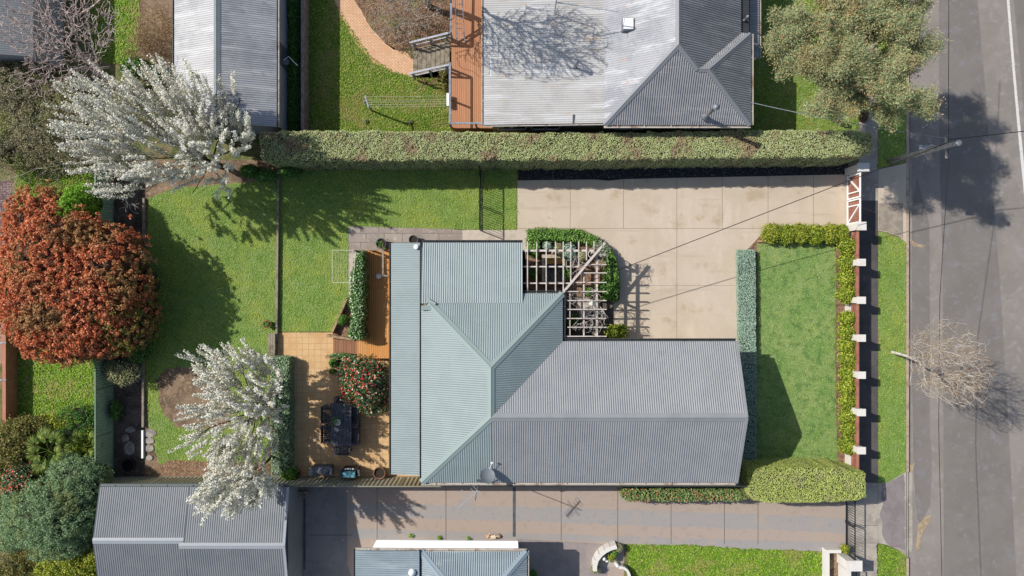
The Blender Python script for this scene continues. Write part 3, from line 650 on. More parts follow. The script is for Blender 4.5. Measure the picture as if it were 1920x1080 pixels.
# pale driveway
sheet('driveway', [(970, 338), (1100, 337), (1250, 334), (1400, 331), (1590, 327), (1590, 450), (1437, 440), (1420, 452), (1405, 470), (1388, 480), (1388, 660), (970, 660)], 1, M_['drive'])
mb = MB()
for x, a, b in ((1069, 338, 430), (1169, 336, 429), (1269, 334, 660), (1354, 332, 428), (1440, 331, 428), (1525, 330, 424)): mb.box(G(x - .45, 0)[0], G(x + .45, 0)[0], G(0, b)[1], G(0, a)[1], .004, .0072)
mb.box(G(970, 0)[0], G(1437, 0)[0], G(0, 428.8)[1], G(0, 428)[1], .004, .0078); mb.box(G(1215, 0)[0], G(1386, 0)[0], G(0, 535.6)[1], G(0, 535)[1], .004, .0078)
st(mb.build('driveway_joint', M_['joint']))
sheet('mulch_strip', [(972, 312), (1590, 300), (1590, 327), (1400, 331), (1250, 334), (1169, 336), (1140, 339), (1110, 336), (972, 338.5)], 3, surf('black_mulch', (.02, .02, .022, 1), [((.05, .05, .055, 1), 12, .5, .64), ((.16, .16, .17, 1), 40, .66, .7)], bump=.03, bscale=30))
# side path
sheet('side_path', [(867, 431), (988, 431), (988, 470), (867, 470)], 3, M_['slab'])
sheet('side_path', [(653, 424), (800, 425), (867, 432), (867, 475), (653, 475)], 2, M_['pavers'])
sheet('side_path', [(653.5, 475), (668, 475), (668, 560), (653.5, 556)], 2, M_['slab'])
# lawns
lawn_w = [(278, 372), (330, 352), (430, 346), (520, 338), (521, 640), (507, 660), (504, 868), (430, 880), (300, 872), (280, 800), (272, 700)]
lawn_m = [(525, 322), (700, 318), (895, 318), (969, 318), (969, 431), (868, 430), (653, 424), (653, 556), (624, 621), (523, 622)]
sheet('garden_bed', [(214, 300), (527, 300), (527, 350), (505, 893), (214, 895)], 1, M_['dirt'])
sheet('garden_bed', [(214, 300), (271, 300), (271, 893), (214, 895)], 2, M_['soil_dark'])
sheet('lawn', lawn_w, 3, M_['lawn'], ragged=.04)
sheet('lawn', lawn_m, 3, M_['lawn'], ragged=.015)
dirt1 = [(290, 712), (315, 690), (345, 688), (380, 690), (430, 720), (430, 800), (370, 806), (330, 800), (312, 780), (298, 750)]
dirt2 = [(318, 862), (420, 866), (480, 870), (505, 868), (505, 894), (300, 894), (288, 880)]
sheet('garden_bed', dirt1, 4, M_['dirt'], ragged=.05)
sheet('garden_bed', dirt2, 4, M_['mulch'], ragged=.05)
# terrace
sheet('terrace', [(519.5, 623.5), (625, 623.5), (625, 664), (800, 664), (800, 893), (545, 893), (545, 672), (519.5, 672)], 3, M_['tiles'])
sheet('house_apron', [(735, 455), (1075, 455), (1075, 640), (1385, 640), (1385, 893), (735, 893)], 1, M_['soil_dark'])
sheet('garden_bed', [(652, 562), (668, 556), (690, 640), (668, 640), (625, 632), (625, 624)], 4, M_['mulch'])
sheet('garden_bed', [(620, 664), (690, 664), (690, 700), (640, 704), (622, 690)], 4, M_['mulch'])
# pergola garden
bed = [(990, 431), (1085, 430), (1106, 438), (1127, 451), (1143, 466), (1155, 485), (1161, 507), (1162, 563), (1134, 564), (1134, 640), (985, 640), (985, 476), (991, 474)]
sheet('garden_bed', bed, 3, M_['mulch'])
sheet('garden_bed', [(985, 540), (1150, 566), (1150, 640), (1050, 640), (985, 560)], 4, M_['soil_dark'])
# front garden
lawn_f = [(1419, 457), (1566, 456), (1567, 540), (1566, 700), (1570, 878), (1419, 878)]
sheet('garden_bed', [(1384, 478), (1403, 466), (1420, 448), (1440, 424), (1588, 424), (1588, 893), (1384, 893)], 2, M_['mulch'])
sheet('lawn', lawn_f, 4, M_['lawn_front'], ragged=.012)
# south driveway
sheet('driveway', [(541, 895), (1590, 905), (1590, 1035), (1380, 1030), (1170, 1020), (1168, 1400), (541, 1400)], 1, M_['sdrive'])
gb = surf('grey_tyre_band', A(164, 158, 153), [(A(174, 160, 148), 1.0, .54, .66), (A(150, 146, 146), 5, .55, .7)], bump=.003)
sheet('driveway_patch', [(640, 944), (1060, 952), (1400, 964), (1584, 972), (1584, 999), (1400, 992), (1060, 980), (640, 967)], 2, gb, ragged=.035)
sheet('driveway_patch', [(640, 991), (1060, 1002), (1400, 1013), (1584, 1017), (1584, 1034), (1380, 1029), (1172, 1019), (1060, 1012), (640, 1010)], 2, gb, ragged=.03, seed=1)
sheet('driveway_patch', [(541, 895), (650, 895), (652, 1060), (700, 1200), (541, 1200)], 3, surf('shade_toned_concrete', A(150, 146, 142), [(A(136, 132, 130), .8, .42, .6), (A(165, 160, 156), 4, .58, .72)], bump=.004))  # greyer concrete; the shed's shadow is partly put into its colour
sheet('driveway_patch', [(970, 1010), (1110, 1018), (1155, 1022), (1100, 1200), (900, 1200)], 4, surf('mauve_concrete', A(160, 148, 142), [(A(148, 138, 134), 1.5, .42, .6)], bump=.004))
mb = MB()
for x in (707, 836, 1052, 1158, 1258, 1358, 1421): mb.box(G(x - .3, 0)[0], G(x + .3, 0)[0], G(0, 1014 if x < 1100 else 1020)[1], G(0, 900)[1], .014, .0175)
mb.box(G(580, 0)[0], G(660, 0)[0], G(0, 1003.5)[1], G(0, 1002.5)[1], .014, .0178)
st(mb.build('driveway_joint', M_['joint_dark']))
lawn_s = [(1175, 1021), (1290, 1022), (1380, 1028), (1545, 1034), (1545, 1300), (1185, 1300), (1180, 1060)]
sheet('lawn', lawn_s, 4, M_['lawn_wild'], ragged=.03)
# north neighbour
lawn_n = [(579, -80), (625, -80), (627, 0), (650, 40), (680, 85), (700, 110), (740, 135), (775, 142), (846, 150), (846, 258), (579, 262)]
sheet('lawn', lawn_n, 2, M_['lawn_wild'], ragged=.02)
bp = [(622, -80), (627, 0), (637, 27), (652, 52), (664, 78), (684, 100), (704, 120), (732, 134), (756, 141), (775, 143), (782, 118), (760, 98), (738, 92), (718, 78), (700, 58), (688, 40), (676, 18), (664, 0), (655, -80)]
sheet('brick_path', bp, 4, M_['bricks'], ragged=.012)
sheet('garden_bed', [(655, -80), (664, 0), (688, 40), (718, 78), (738, 92), (782, 118), (846, 150), (846, 170), (800, 158), (850, 120), (850, -80)], 3, M_['leaflitter'])
sheet('lawn', [(1380, -80), (1470, -80), (1600, -80), (1609, 0), (1609, 262), (1380, 268)], 1, M_['lawn'], ragged=.02)
sheet('side_path', [(1610, 60), (1640, 60), (1640, 100), (1610, 300)], 2, M_['conc'])
# west neighbours
lawn_x = [(30, 300), (210, 300), (210, 800), (30, 805)]
sheet('lawn', lawn_x, 2, M_['lawn_wild'], ragged=.02)
sheet('lawn', [(165, -60), (262, -60), (262, 90), (230, 120), (180, 116)], 2, M_['lawn_wild'], ragged=.05)
sheet('garden_bed', [(262, -60), (370, -60), (370, 130), (262, 130)], 2, M_['dirt'], ragged=.03)
sheet('paving', [(-60, 566), (18, 566), (18, 682), (-60, 682)], 2, surf('striped_pavers', A(184, 148, 126), [(A(164, 128, 108), 2, .42, .6)], brick=(.4, .1, .01, A(170, 138, 118), A(130, 108, 92), 0, .5)))
sheet('paving', [(-60, 340), (22, 340), (22, 565.5), (-60, 565.5)], 2, surf('mauve_pavers', A(128, 92, 86), [(A(100, 78, 76), 2, .42, .6)], brick=(.3, .12, .012, A(110, 84, 80), A(170, 160, 156), 0, .5)))

# ------------------------------------------------------------------ buildings
def V3(gx, gy, z): return Vector(G(gx, gy, z))
def window(parent, c, d, wd, ht, name='window'):
    """c centre of the opening on the wall, d outward direction"""
    c = Vector(c); d = Vector((d[0], d[1], 0)).normalized(); r = Vector((-d.y, d.x, 0))
    mb = MB(); a = c - r * wd / 2; b = c + r * wd / 2
    for s in (-1, 1):
        mb.bar(a + Vector((0, 0, s * ht / 2)) + d * .03, b + Vector((0, 0, s * ht / 2)) + d * .03, .07, .06)
        mb.bar(c + r * s * wd / 2 - Vector((0, 0, ht / 2 - .03)) + d * .032, c + r * s * wd / 2 + Vector((0, 0, ht / 2 - .03)) + d * .032, .06, .07, up=tuple(d))
    mb.bar(c - Vector((0, 0, ht / 2 - .03)) + d * .025, c + Vector((0, 0, ht / 2 - .03)) + d * .025, .04, .05, up=tuple(d))
    f = mb.build(name, M_['frame'], parent)
    m2 = MB(); m2.bar(a + d * .012, b + d * .012, .02, ht - .05); m2.build('pane', M_['window'], f)
    return f
def door(parent, c, d, wd=.85, ht=2.0, m=None):
    c = Vector(c); d = Vector((d[0], d[1], 0)).normalized(); r = Vector((-d.y, d.x, 0)); mb = MB()
    mb.bar(c - r * wd / 2 + d * .02 + Vector((0, 0, ht / 2)), c + r * wd / 2 + d * .02 + Vector((0, 0, ht / 2)), .05, ht)
    o = mb.build('door', m or M_['frame'], parent); mb = MB(); mb.bar(c + r * wd * .38 + d * .05 + Vector((0, 0, 1)), c + r * wd * .38 + d * .10 + Vector((0, 0, 1)), .04, .04); mb.build('handle', M_['metal'], o)

# --- main house
ze, zr = 2.7, 4.15
X0 = P(790, 0, ze)[0]; X1 = P(1055, 0, ze)[0]; XR = (X0 + X1) / 2; hw = (X1 - X0) / 2
YN = P(0, 550, ze)[1]; YS = P(0, 905, ze)[1]; YR = P(0, 783, zr)[1]; YFN = YR + (YR - YS); XF = P(1381, 0, ze)[0]
NA = Vector((XR, YN - hw, zr)); SA = Vector((XR, YR, zr))
yj = V3(0, 565.7, 0).y; xh = V3(817.5, 0, 0).x; xA = V3(978.4, 0, 0).x; yA = V3(0, 460.9, 0).y; zj = zr - (yj - NA.y) / hw * (zr - ze)
house = thing('house', 'L-shaped main house with pale green hipped iron roof and a light grey gabled wing', 'house', tuple(V3(960, 690, 0)))
mb = MB()
mb.prism([(X0 + .15, YS + .35), (XF - .35, YS + .35), (XF - .35, YFN - .45), (X1 - .45, YFN - .45), (X1 - .45, YN - .45), (X0 + .15, YN - .45)], .004, 2.66)
mb.prism([(X0 + .155, YN - .44), (xA - .4, YN - .44), (xA - .4, yA - .4), (X0 + .155, yA - .4)], .004, 2.44)
xg = XF - .35; mb.add([(xg, YS + .35, 2.66), (xg, YFN - .45, 2.66), (xg, YR, zr - .12), (xg - .1, YS + .35, 2.66), (xg - .1, YFN - .45, 2.66), (xg - .1, YR, zr - .12)], [(0, 1, 2), (5, 4, 3), (0, 2, 5, 3), (1, 4, 5, 2)])
wall = mb.build('wall', M_['cream'], house)
for yy in (YR - 1.4, YR + 1.4): window(wall, (xg, yy, 1.5), (1, 0), 1.6, 1.2)
for xx in (XF - 2.6, XF - 6.5): window(wall, (xx, YFN - .45, 1.5), (0, 1), 1.5, 1.1)
window(wall, (xA - 3, yA - .4, 1.5), (0, 1), 1.4, 1.0); door(wall, (X1 - .45, YFN + 1.0, .01), (1, 0))
for xx in (XF - 3, XF - 7, X0 + 2.2): window(wall, (xx, YS + .35, 1.6), (0, -1), 1.2, .9)
for yy in (YR - 1.5, YR + 3): window(wall, (X0 + .15, yy, 1.35), (-1, 0), 2.0, 1.7)
mb = MB()
corr(mb, [NA, SA, (X0, YS, ze), (X0, V3(0, 577, 0).y, ze), (xh, yj, zj)], (-1, 0), amp=.006)
corr(mb, [SA, (SA.x, YS, ze), (X0, YS, ze)], (0, -1))
rg = mb.build('roof', M_['greenb'], house)
mb = MB()
corr(mb, [NA, (xh, yj, zj), (xA, yj, zj), (xA, YN, ze), (X1, YN, ze)], (0, 1), amp=.012)
corr(mb, [(X0, yj - .02, zj + .012), (xA, yj - .02, zj + .012), (xA, yA, 2.5), (X0, yA, 2.5)], (0, 1), amp=.012)
corr(mb, [NA, (X1, YN, ze), (X1, YFN, ze), SA], (1, 0), amp=.012)
rn = mb.build('roof', M_['green'], house)
mb = MB()
corr(mb, [SA, (X1, YFN, ze), (XF, YFN, ze), (XF, YR, zr)], (0, 1), amp=.012)
corr(mb, [SA, (XF, YR, zr), (XF, YS, ze), (SA.x, YS, ze)], (0, -1), amp=.012)
rgr = mb.build('roof', M_['grey'], house)
xl0 = V3(747.2, 0, 0).x; xl1 = V3(798.8, 0, 0).x; yl0 = V3(0, 460.7, 0).y; yl1 = V3(0, 867.6, 0).y
mb = MB(); corr(mb, [(xl0, yl0, 2.22), (xl1, yl0, 2.45), (xl1, yl1, 2.45), (xl0, yl1, 2.22)], (-1, 0), amp=.006, th=.035)
rl = mb.build('lean_to_roof', M_['greenb'], house)
s_ = (zr - ze) / hw
mb = MB()
cap(mb, NA, (xh, yj, zj), (-1, 0, -s_), (0, 1, -s_)); cap(mb, NA, (X1, YN, ze), (1, 0, -s_), (0, 1, -s_))
cap(mb, SA, (X0, YS, ze), (-1, 0, -s_), (0, -1, -s_)); cap(mb, NA, SA, (-1, 0, -s_), (1, 0, -s_))
mb.box(X0 + .02, xh + .1, yj - .32, yj - .12, 2.78, 2.96); mb.bar((xh - .1, yj + .18, 2.98), (xh + .3, yj - .05, 3.02), .1, .06)
mb.build('ridge_capping', M_['gcap'], rn)
mb = MB(); cap(mb, SA, (XF + .02, YR, zr), (0, 1, -s_), (0, -1, -s_), .2)
for y0_, sg in ((YFN, 1), (YS, -1)):
    mb.bar((XF + .01, y0_, ze + .0), (XF + .01, YR, zr + .0), .09, .12, up=(0, 0, 1))
mb.build('ridge_capping', M_['grey'], rgr)
mb = MB()
gutter(mb, (X0, yA, 2.5), (xA, yA, 2.5), (0, 1)); gutter(mb, (xA + .02, YN, ze), (X1, YN, ze), (0, 1)); gutter(mb, (X1, YN, ze), (X1, YFN + .05, ze), (1, 0))
gutter(mb, (X1 + .1, YFN, ze), (XF, YFN, ze), (0, 1)); gutter(mb, (xl0, yl0, 2.22), (xl0, yl1, 2.22), (-1, 0), wd=.08)
mb.build('gutter', M_['gutd'], house)
mb = MB(); gutter(mb, (X0, YS, ze), (XF, YS, ze), (0, -1)); mb.build('gutter', M_['gut'], house)
mb = MB(); gutter(mb, (X0, yA, 2.55), (X0, YN - .9, 2.68), (-1, 0), wd=.07); gutter(mb, (X0, YN - .9, ze), (X0, YS, ze), (-1, 0), wd=.07); mb.build('gutter', M_['gutd'], house)
for yy in np.linspace(yl0 - .3, yl1 + .3, 5):
    mb = MB(); mb.box(xl0 + .12, xl0 + .22, yy - .05, yy + .05, .006, 2.18); mb.build('post', M_['whitep'], house)
mb = MB(); mb.lathe(P(780.5, 463, 2.45), [(.07, -.1), (.07, .08), (.11, .09), (.11, .13), (.02, .16)], 10); mb.build('roof_vent', M_['whitep'], rl)
for q_ in ((X1 - .48, YFN + .02), (XF - .3, YS + .31)): mb = MB(); mb.tube([(*q_, .01), (*q_, 2.5)], .04, 8); mb.build('downpipe', M_['gutg'], house)

# --- satellite dish and aerials
def dish(label, pos, r=.34):
    t = thing('satellite_dish', label, 'satellite dish', pos); c = Vector(pos); face = Vector((.22, .62, .75)).normalized(); mb = MB()
    n = 24; u = face.cross(Vector((0, 0, 1))).normalized(); v = u.cross(face); v_ = []; f = []
    ctr = c + Vector((.35, .36, .62))
    for i, rr in enumerate((0.001, .35, .7, 1)):
        for j in range(n):
            a = 2 * pi * j / n; v_.append(ctr + (u * cos(a) + v * sin(a) * 1.1) * rr * r + face * (.10 * rr * rr - .05))
    for i in range(3):
        for j in range(n): f.append((i * n + j, i * n + (j + 1) % n, (i + 1) * n + (j + 1) % n, (i + 1) * n + j))
    k = len(v_); v_ += [x - face * .018 for x in v_]; f += [tuple(k + q for q in g[::-1]) for g in f]
    for j in range(n): f.append((3 * n + j, 3 * n + (j + 1) % n, k + 3 * n + (j + 1) % n, k + 3 * n + j))
    mb.add(v_, f); mb.build('reflector', M_['dkcap'], t)
    mb = MB(); mb.tube([c, c + Vector((.02, .02, .32)), c + Vector((.22, .22, .52)), ctr - face * .06], .022, 6); mb.bar(c + Vector((-.14, 0, .02)), c + Vector((.14, 0, .02)), .12, .02)
    mb.tube([c + Vector((.1, .3, -.02)), c + Vector((.12, .14, .42))], .014, 5); mb.build('mount', M_['dkgrey'], t)
    mb = MB(); e = ctr + face * .42 - v * .45; mb.tube([ctr - v * r, e], .014, 5); mb.bar(e - Vector((.02, 0, .05)), e + Vector((.02, .03, .05)), .07, .07); mb.build('receiver_arm', M_['whitep'], t)
    return t
dish('grey satellite dish bolted to the south slope of the main house roof', P(900, 901, 2.84))
def aerial(label, base, zt, boom, els, parent=None):
    b = Vector(base); t = thing('tv_aerial', label, 'tv aerial', base); mb = MB(); mb.tube([b, (b.x, b.y, zt)], .02, 6); mb.build('mast', M_['metal'], t)
    a = Vector(boom[0]); c = Vector(boom[1]); mb = MB(); mb.bar(a, c, .04, .04); d = (c - a).normalized(); r = Vector((-d.y, d.x, 0))
    for f_, l in els: p = a + (c - a) * f_; mb.tube([p - r * l, p + r * l], .011, 4)
    mb.build('boom', M_['alu'], t); return t
mb_ = P(896, 905, 2.7)
aerial('aluminium television aerial leaning over the south fence from the main house eave', (mb_[0], mb_[1] - .12, 2.2), 5.2, [P(896, 920, 5.0), P(858, 953, 5.2)], [(.02, .3), (.15, .28), (.3, .26), (.45, .5), (.52, .45), (.62, .22), (.72, .2), (.8, .2), (.9, .18), (.98, .18)])

# --- north neighbour's house
zn = 3.4; R0 = V3(1226.9, 150.3, 5.3); yt = -170
hn = thing('house', 'neighbouring house at the top with rust stained pale roof, skylight and darker grey hips', 'house', tuple(V3(1130, 100, 0)))
mb = MB(); mb.prism([G(925, 254)[:2], G(1352, 252)[:2], G(1352, 118)[:2], G(1334, 118)[:2], G(1334, yt)[:2], G(925, yt)[:2]], .004, 2.95)
mb.prism([G(1125, 253)[:2], G(1351.5, 253)[:2], G(1351.5, 118.5)[:2], G(1333, 118.5)[:2], G(1333, yt)[:2], G(1125, yt)[:2]], 2.951, 3.36)
wn = mb.build('wall', M_['cream'], hn)
for x_ in (960, 1020, 1170, 1290): window(wn, V3(x_, 253.8 if x_ < 1100 else 252.8, 2.0), (0, -1), 1.3, 1.0)
for y_ in (160, 60): door(wn, V3(924.5, y_, 1.03), (-1, 0)) if y_ == 160 else window(wn, V3(924.5, y_, 2.1), (-1, 0), 1.4, 1.1)
cN = V3(1116.7, 262.9, zn); B1 = V3(1263.9, 184.1, 4.74); B2 = V3(1281, 184.1, 4.74); cE = V3(1365.7, 262.9, zn); cE2 = V3(1365.7, 108, zn); vE = V3(1349, 106, zn)
mb = MB(); corr(mb, [V3(911.4, 259.4, 3.0), V3(1117, 259.4, 3.36), V3(1117, yt, 3.36), V3(911.4, yt, 3.0)], (-1, 0), amp=.012); rn1 = mb.build('lean_to_roof', M_['galv'], hn)
mb = MB(); corr(mb, [R0, cN, V3(1116.7, yt, zn), V3(1226.9, yt, 5.3)], (-1, 0), amp=.010); rn2 = mb.build('roof', M_['rusty'], hn)
mb = MB(); corr(mb, [R0, cN, cE, B2, B1], (0, -1), amp=.016)
corr(mb, [V3(1226.9, yt, 5.3), R0, B1, vE, V3(1348, yt, zn)], (1, 0), amp=.016)
corr(mb, [B2, cE2, cE], (1, 0), amp=.016); corr(mb, [B1, B2, cE2, vE], (0, 1), amp=.012)
rn3 = mb.build('roof', M_['hipgrey'], hn)
mb = MB(); s2 = 1.9 / 2.95
cap(mb, R0, V3(1226.9, yt, 5.3), (-1, 0, -s2), (1, 0, -s2), .15); cap(mb, R0, cN, (-1, 0, -s2), (0, -1, -s2), .15); cap(mb, R0, B1, (1, 0, -s2), (0, -1, -s2), .15)
cap(mb, B2, cE, (1, 0, -s2), (0, -1, -s2), .15); cap(mb, B2, cE2, (1, 0, -s2), (0, 1, -s2), .12); cap(mb, B1, B2, (0, 1, -s2), (0, -1, -s2), .12)
mb.build('ridge_capping', surf('dull_zinc_flashing', A(140, 142, 146), rough=.5), rn3)
mb = MB(); gutter(mb, cN, cE, (0, -1)); gutter(mb, cE, cE2, (1, 0)); gutter(mb, V3(911.4, 259.4, 3.0), V3(1116, 259.4, 3.36), (0, -1), wd=.06); gutter(mb, V3(911.4, yt, 3.0), V3(911.4, 259.4, 3.0), (-1, 0), wd=.08)
mb.build('gutter', M_['gut'], hn)
mb = MB(); x_, y_ = P(1179, 42, 4.4)[:2]; zz = 3.4 + 1.9 * ((x_ - cN.x) / (R0.x - cN.x)); mb.box(x_ - .25, x_ + .25, y_ - .26, y_ + .26, zz - .25, zz + .22); sk = mb.build('skylight', M_['metal'], hn)
mb = MB(); mb.box(x_ - .22, x_ + .22, y_ - .23, y_ + .23, zz + .223, zz + .27); mb.build('dome', M_['whitep'], sk)
def flue(px, py, z0, h, r, m, parent, hat=True):
    b = P(px, py, z0); mb = MB(); pr = [(r * 1.9, -.05), (r * 1.5, .04), (r, .08), (r, h)] + ([(r * 1.7, h + .02), (r * 1.7, h + .07), (.01, h + .15)] if hat else [(r * .8, h), (r * .8, h - .1)])
    mb.lathe(b, pr, 12); return mb.build('flue', m, parent, True)
flue(1078, 127, 3.25, .75, .06, M_['metal'], rn1); flue(1322, 219, 3.7, 1.7, .085, M_['metal'], rn3); flue(1396, 38, 3.35, .4, .04, M_['metal'], rn3)
mb = MB(); b = P(1075, 231, 3.25); mb.bar(b, (b[0], b[1] + .38, 3.3), .07, .07); mb.build('roof_pipe', M_['dkgrey'], rn1)
mb = MB(); corr(mb, [V3(1347.5, 106, 3.30), V3(1364, 106, 3.26), V3(1364, yt, 3.26), V3(1347.5, yt, 3.30)], (1, 0)); mb.build('roof', M_['dkroof'], hn)
mb = MB(); corr(mb, [V3(1372, 139, 2.75), V3(1390.5, 139, 2.6), V3(1390.5, yt, 2.6), V3(1372, yt, 2.75)], (1, 0), amp=.014); pr_ = mb.build('porch_roof', M_['hipgrey'], hn)
mb = MB(); gutter(mb, V3(1390.5, yt, 2.6), V3(1390.5, 139, 2.6), (1, 0), wd=.07); mb.build('gutter', M_['gut'], pr_)
for y_ in (135, 60, -40):
    mb = MB(); q = V3(1387, y_, .006); mb.box(q.x - .05, q.x + .05, q.y - .05, q.y + .05, .006, 2.56); mb.build('post', M_['whitep'], hn)
q = P(1040, 24, 3.3)
aerial('bare wire television aerial on the pale lean-to roof at the top', (q[0], q[1], 3.2), 5.3, [P(1041, 4, 5.2), P(1160, 22, 5.2)], [(.01, .5), (.2, .12), (.45, .1), (.7, .1), (.8, .35)])

# --- sheds
def shed(label, walls, planes, wallm, caps=(), gut=(), name='shed', zt=2.3, doors=()):
    t = thing(name, label, 'shed', (sum(p[0] for p in walls) / len(walls), sum(p[1] for p in walls) / len(walls), 0)); mb = MB(); mb.prism([p[:2] for p in walls], .005, zt); wl = mb.build('wall', wallm, t)
    for pts, dn, m, amp in planes:
        mb = MB(); corr(mb, pts, dn, amp=amp); r = mb.build('roof', m, t)
    for p, q, d1, d2, wd, m in caps: mb = MB(); cap(mb, p, q, d1, d2, wd); mb.build('ridge_capping', m, r)
    for p, q, sd, m in gut: mb = MB(); gutter(mb, p, q, sd, wd=.09); mb.build('gutter', m, t)
    for c, d in doors: door(wl, c, d, 1.0, 2.0, M_['dkgrey'])
    return t
xw, xe, xr = 369, 548, 457; ys = 258; zs, zsr = 2.4, 3.3
shed('long shed in the top left with bright zinc west slope and shaded grey east slope', [G(378, 252), G(544, 252), G(544, -150), G(378, -150)],
     [([V3(xw, ys, zs), V3(xr, ys, zsr), V3(xr, -170, zsr), V3(xw, -170, zs)], (-1, 0), M_['shedw'], .014), ([V3(xr, ys, zsr), V3(xe, ys, zs), V3(xe, -170, zs), V3(xr, -170, zsr)], (1, 0), M_['shedg'], .014)],  # one roof in two zincs: sun and shade are put into the slope colours
     M_['shedwall'], [(V3(xr, ys, zsr), V3(xr, -170, zsr), (-1, 0, -.4), (1, 0, -.4), .16, M_['dkcap'])], [(V3(xe, -170, zs), V3(xe, ys, zs), (1, 0), M_['gut']), (V3(xw, -170, zs), V3(xw, ys, zs), (-1, 0), M_['gutd'])], doors=[(V3(544, 120, .01), (1, 0))])
shed('small outbuilding at the far left edge with pale corrugated roof under bare branches', [G(-70, 130), G(120, 130), G(120, -100), G(-70, -100)],
     [([V3(-80, 136, 2.3), V3(62, 136, 2.9), V3(62, -120, 2.9), V3(-80, -120, 2.3)], (-1, 0), M_['shedg'], .008), ([V3(62, 136, 2.9), V3(125, 136, 2.5), V3(125, -120, 2.5), V3(62, -120, 2.9)], (1, 0), M_['slate'], .012)], M_['shedwall'])  # east slope uses a darker grey, its shade put into the colour
# south-west shed
b = thing('shed', 'wide dark grey shed below the left end of the lot with a stepped ridge', 'shed', tuple(V3(400, 980, 0)))
xs0, xs1, xs2 = V3(236, 0, 0).x, V3(394, 0, 0).x, V3(567, 0, 0).x; yn = P(0, 913, 2.3)[1]; yr_ = P(0, 1023, 2.9)[1]; yr0 = P(0, 1014, 2.85)[1]; yb = yr_ - (yn - yr_) * 1.15
mb = MB(); mb.prism([(xs0 + .2, yn - .15), (xs2 - .02, yn - .15), (xs2 - .02, yb), (xs0 + .2, yb)], .02, 2.22); mb.build('wall', M_['slate'], b)
mb = MB(); corr(mb, [(xs0, yn, 2.3), (xs1, yn, 2.3), (xs1, yr0, 2.85), (xs0, yr0, 2.85)], (0, 1), amp=.010); corr(mb, [(xs0, yb, 2.2), (xs1, yb, 2.2), (xs1, yr0, 2.85), (xs0, yr0, 2.85)], (0, -1), amp=.010)
corr(mb, [(xs1 + .01, yn, 2.34), (xs2, yn, 2.34), (xs2, yr_, 2.92), (xs1 + .01, yr_, 2.92)], (0, 1), amp=.010); corr(mb, [(xs1 + .01, yb, 2.2), (xs2, yb, 2.2), (xs2, yr_, 2.92), (xs1 + .01, yr_, 2.92)], (0, -1), amp=.010)
r = mb.build('roof', M_['slate'], b); mb = MB(); cap(mb, (xs0, yr0, 2.85), (xs1 - .02, yr0, 2.85), (0, 1, -.22), (0, -1, -.22), .14); cap(mb, (xs1 - .2, yr_, 2.93), (xs2, yr_, 2.93), (0, 1, -.22), (0, -1, -.22), .14)
mb.bar((xs2 + .01, yn, 2.33), (xs2 + .01, yr_, 2.92), .10, .10); mb.bar((xs2 + .01, yb, 2.2), (xs2 + .01, yr_, 2.92), .10, .10); mb.build('ridge_capping', surf('slate_flashing', A(166, 170, 174), rough=.45), r)
mb = MB(); gutter(mb, (xs0, yn, 2.3), (xs2, yn, 2.3), (0, 1)); mb.build('gutter', M_['gutg'], b)

# --- south neighbour's house
b = thing('house', 'neighbouring house at the bottom with blue grey hipped roof and white side wall', 'house', tuple(V3(830, 1040, 0)))
zb = 2.7; e0 = P(666, 1032, zb); e1 = P(787, 1031, zb); e2 = P(988, 1034, zb); yb = e0[1] - 6
mb = MB(); yw = V3(0, 1013, 0).y; mb.prism([G(716, 1013)[:2], G(970, 1015)[:2], G(970, 1015)[:2][:1] + (yb,), G(716, 0)[:1] + (yb,)], .012, 2.6); wb = mb.build('wall', surf('fresh_white_wall', (.9, .9, .9, 1), rough=.6), b)
window(wb, V3(780, 1012.6, 2.0), (0, 1), .9, .5)
mb = MB(); corr(mb, [e0, (e1[0], e1[1], 2.85), (e1[0], yb, 2.85), (e0[0], yb, zb)], (-1, 0), amp=.010); rb = mb.build('lean_to_roof', M_['slateg'], b)
mb = MB(); za = 2.36; mb.prism([P(x_, y_, za)[:2] for x_, y_ in ((706, 1013), (686, 1051), (973, 1051), (971, 1015))], za - .1, za); mb.build('bright_wall_slab', surf('bright_wall_white', (.88, .88, .88, 1), [((.76, .78, .78, 1), 2, .6, .75)], rough=.5), b)  # flat slab added to catch the sun, standing in for the glaring white wall
mb = MB(); e1r = (e1[0] + .02, e2[1], zb); a1 = (e1r[0] + 2.3, e2[1] - 2.3, zb + 1.0); a2 = (e2[0] - 2.3, e2[1] - 2.3, zb + 1.0)
corr(mb, [e1r, e2, a2, a1], (0, 1), amp=.016); corr(mb, [e2, a2, (e2[0] - 2.3, yb, zb + 1), (e2[0], yb, zb)], (1, 0), amp=.016); corr(mb, [e1r, a1, (a1[0], yb, zb + 1), (e1r[0], yb, zb)], (-1, 0), amp=.010)
rb2 = mb.build('roof', M_['slateg'], b); mb = MB(); cap(mb, a1, e1r, (-1, 0, -.43), (0, 1, -.43), .16); cap(mb, a2, e2, (1, 0, -.43), (0, 1, -.43), .16); cap(mb, a1, a2, (0, 1, -.4), (0, -1, -.4), .16); mb.build('ridge_capping', surf('blue_flashing', A(150, 164, 172), rough=.45), rb2)
mb = MB(); gutter(mb, (e0[0], e0[1], zb + .03), e2, (0, 1), wd=.08); gutter(mb, e2, (e2[0], yb, zb), (1, 0), wd=.08); mb.build('gutter', M_['gut'], b)
mb = MB(); gutter(mb, (e0[0], e0[1], zb), (e0[0], yb, zb), (-1, 0), wd=.07); gutter(mb, (e1[0] + .02, e1[1], zb + .08), (e1[0] + .02, yb, zb + .08), (-1, 0), wd=.05); mb.build('gutter', M_['gutd'], b)
mb = MB(); q = P(773, 1073, 2.85); mb.lathe(q, [(.15, -.1), (.17, .02), (.16, .1), (.02, .2)], 12); mb.build('roof_vent', M_['whitep'], rb, True)

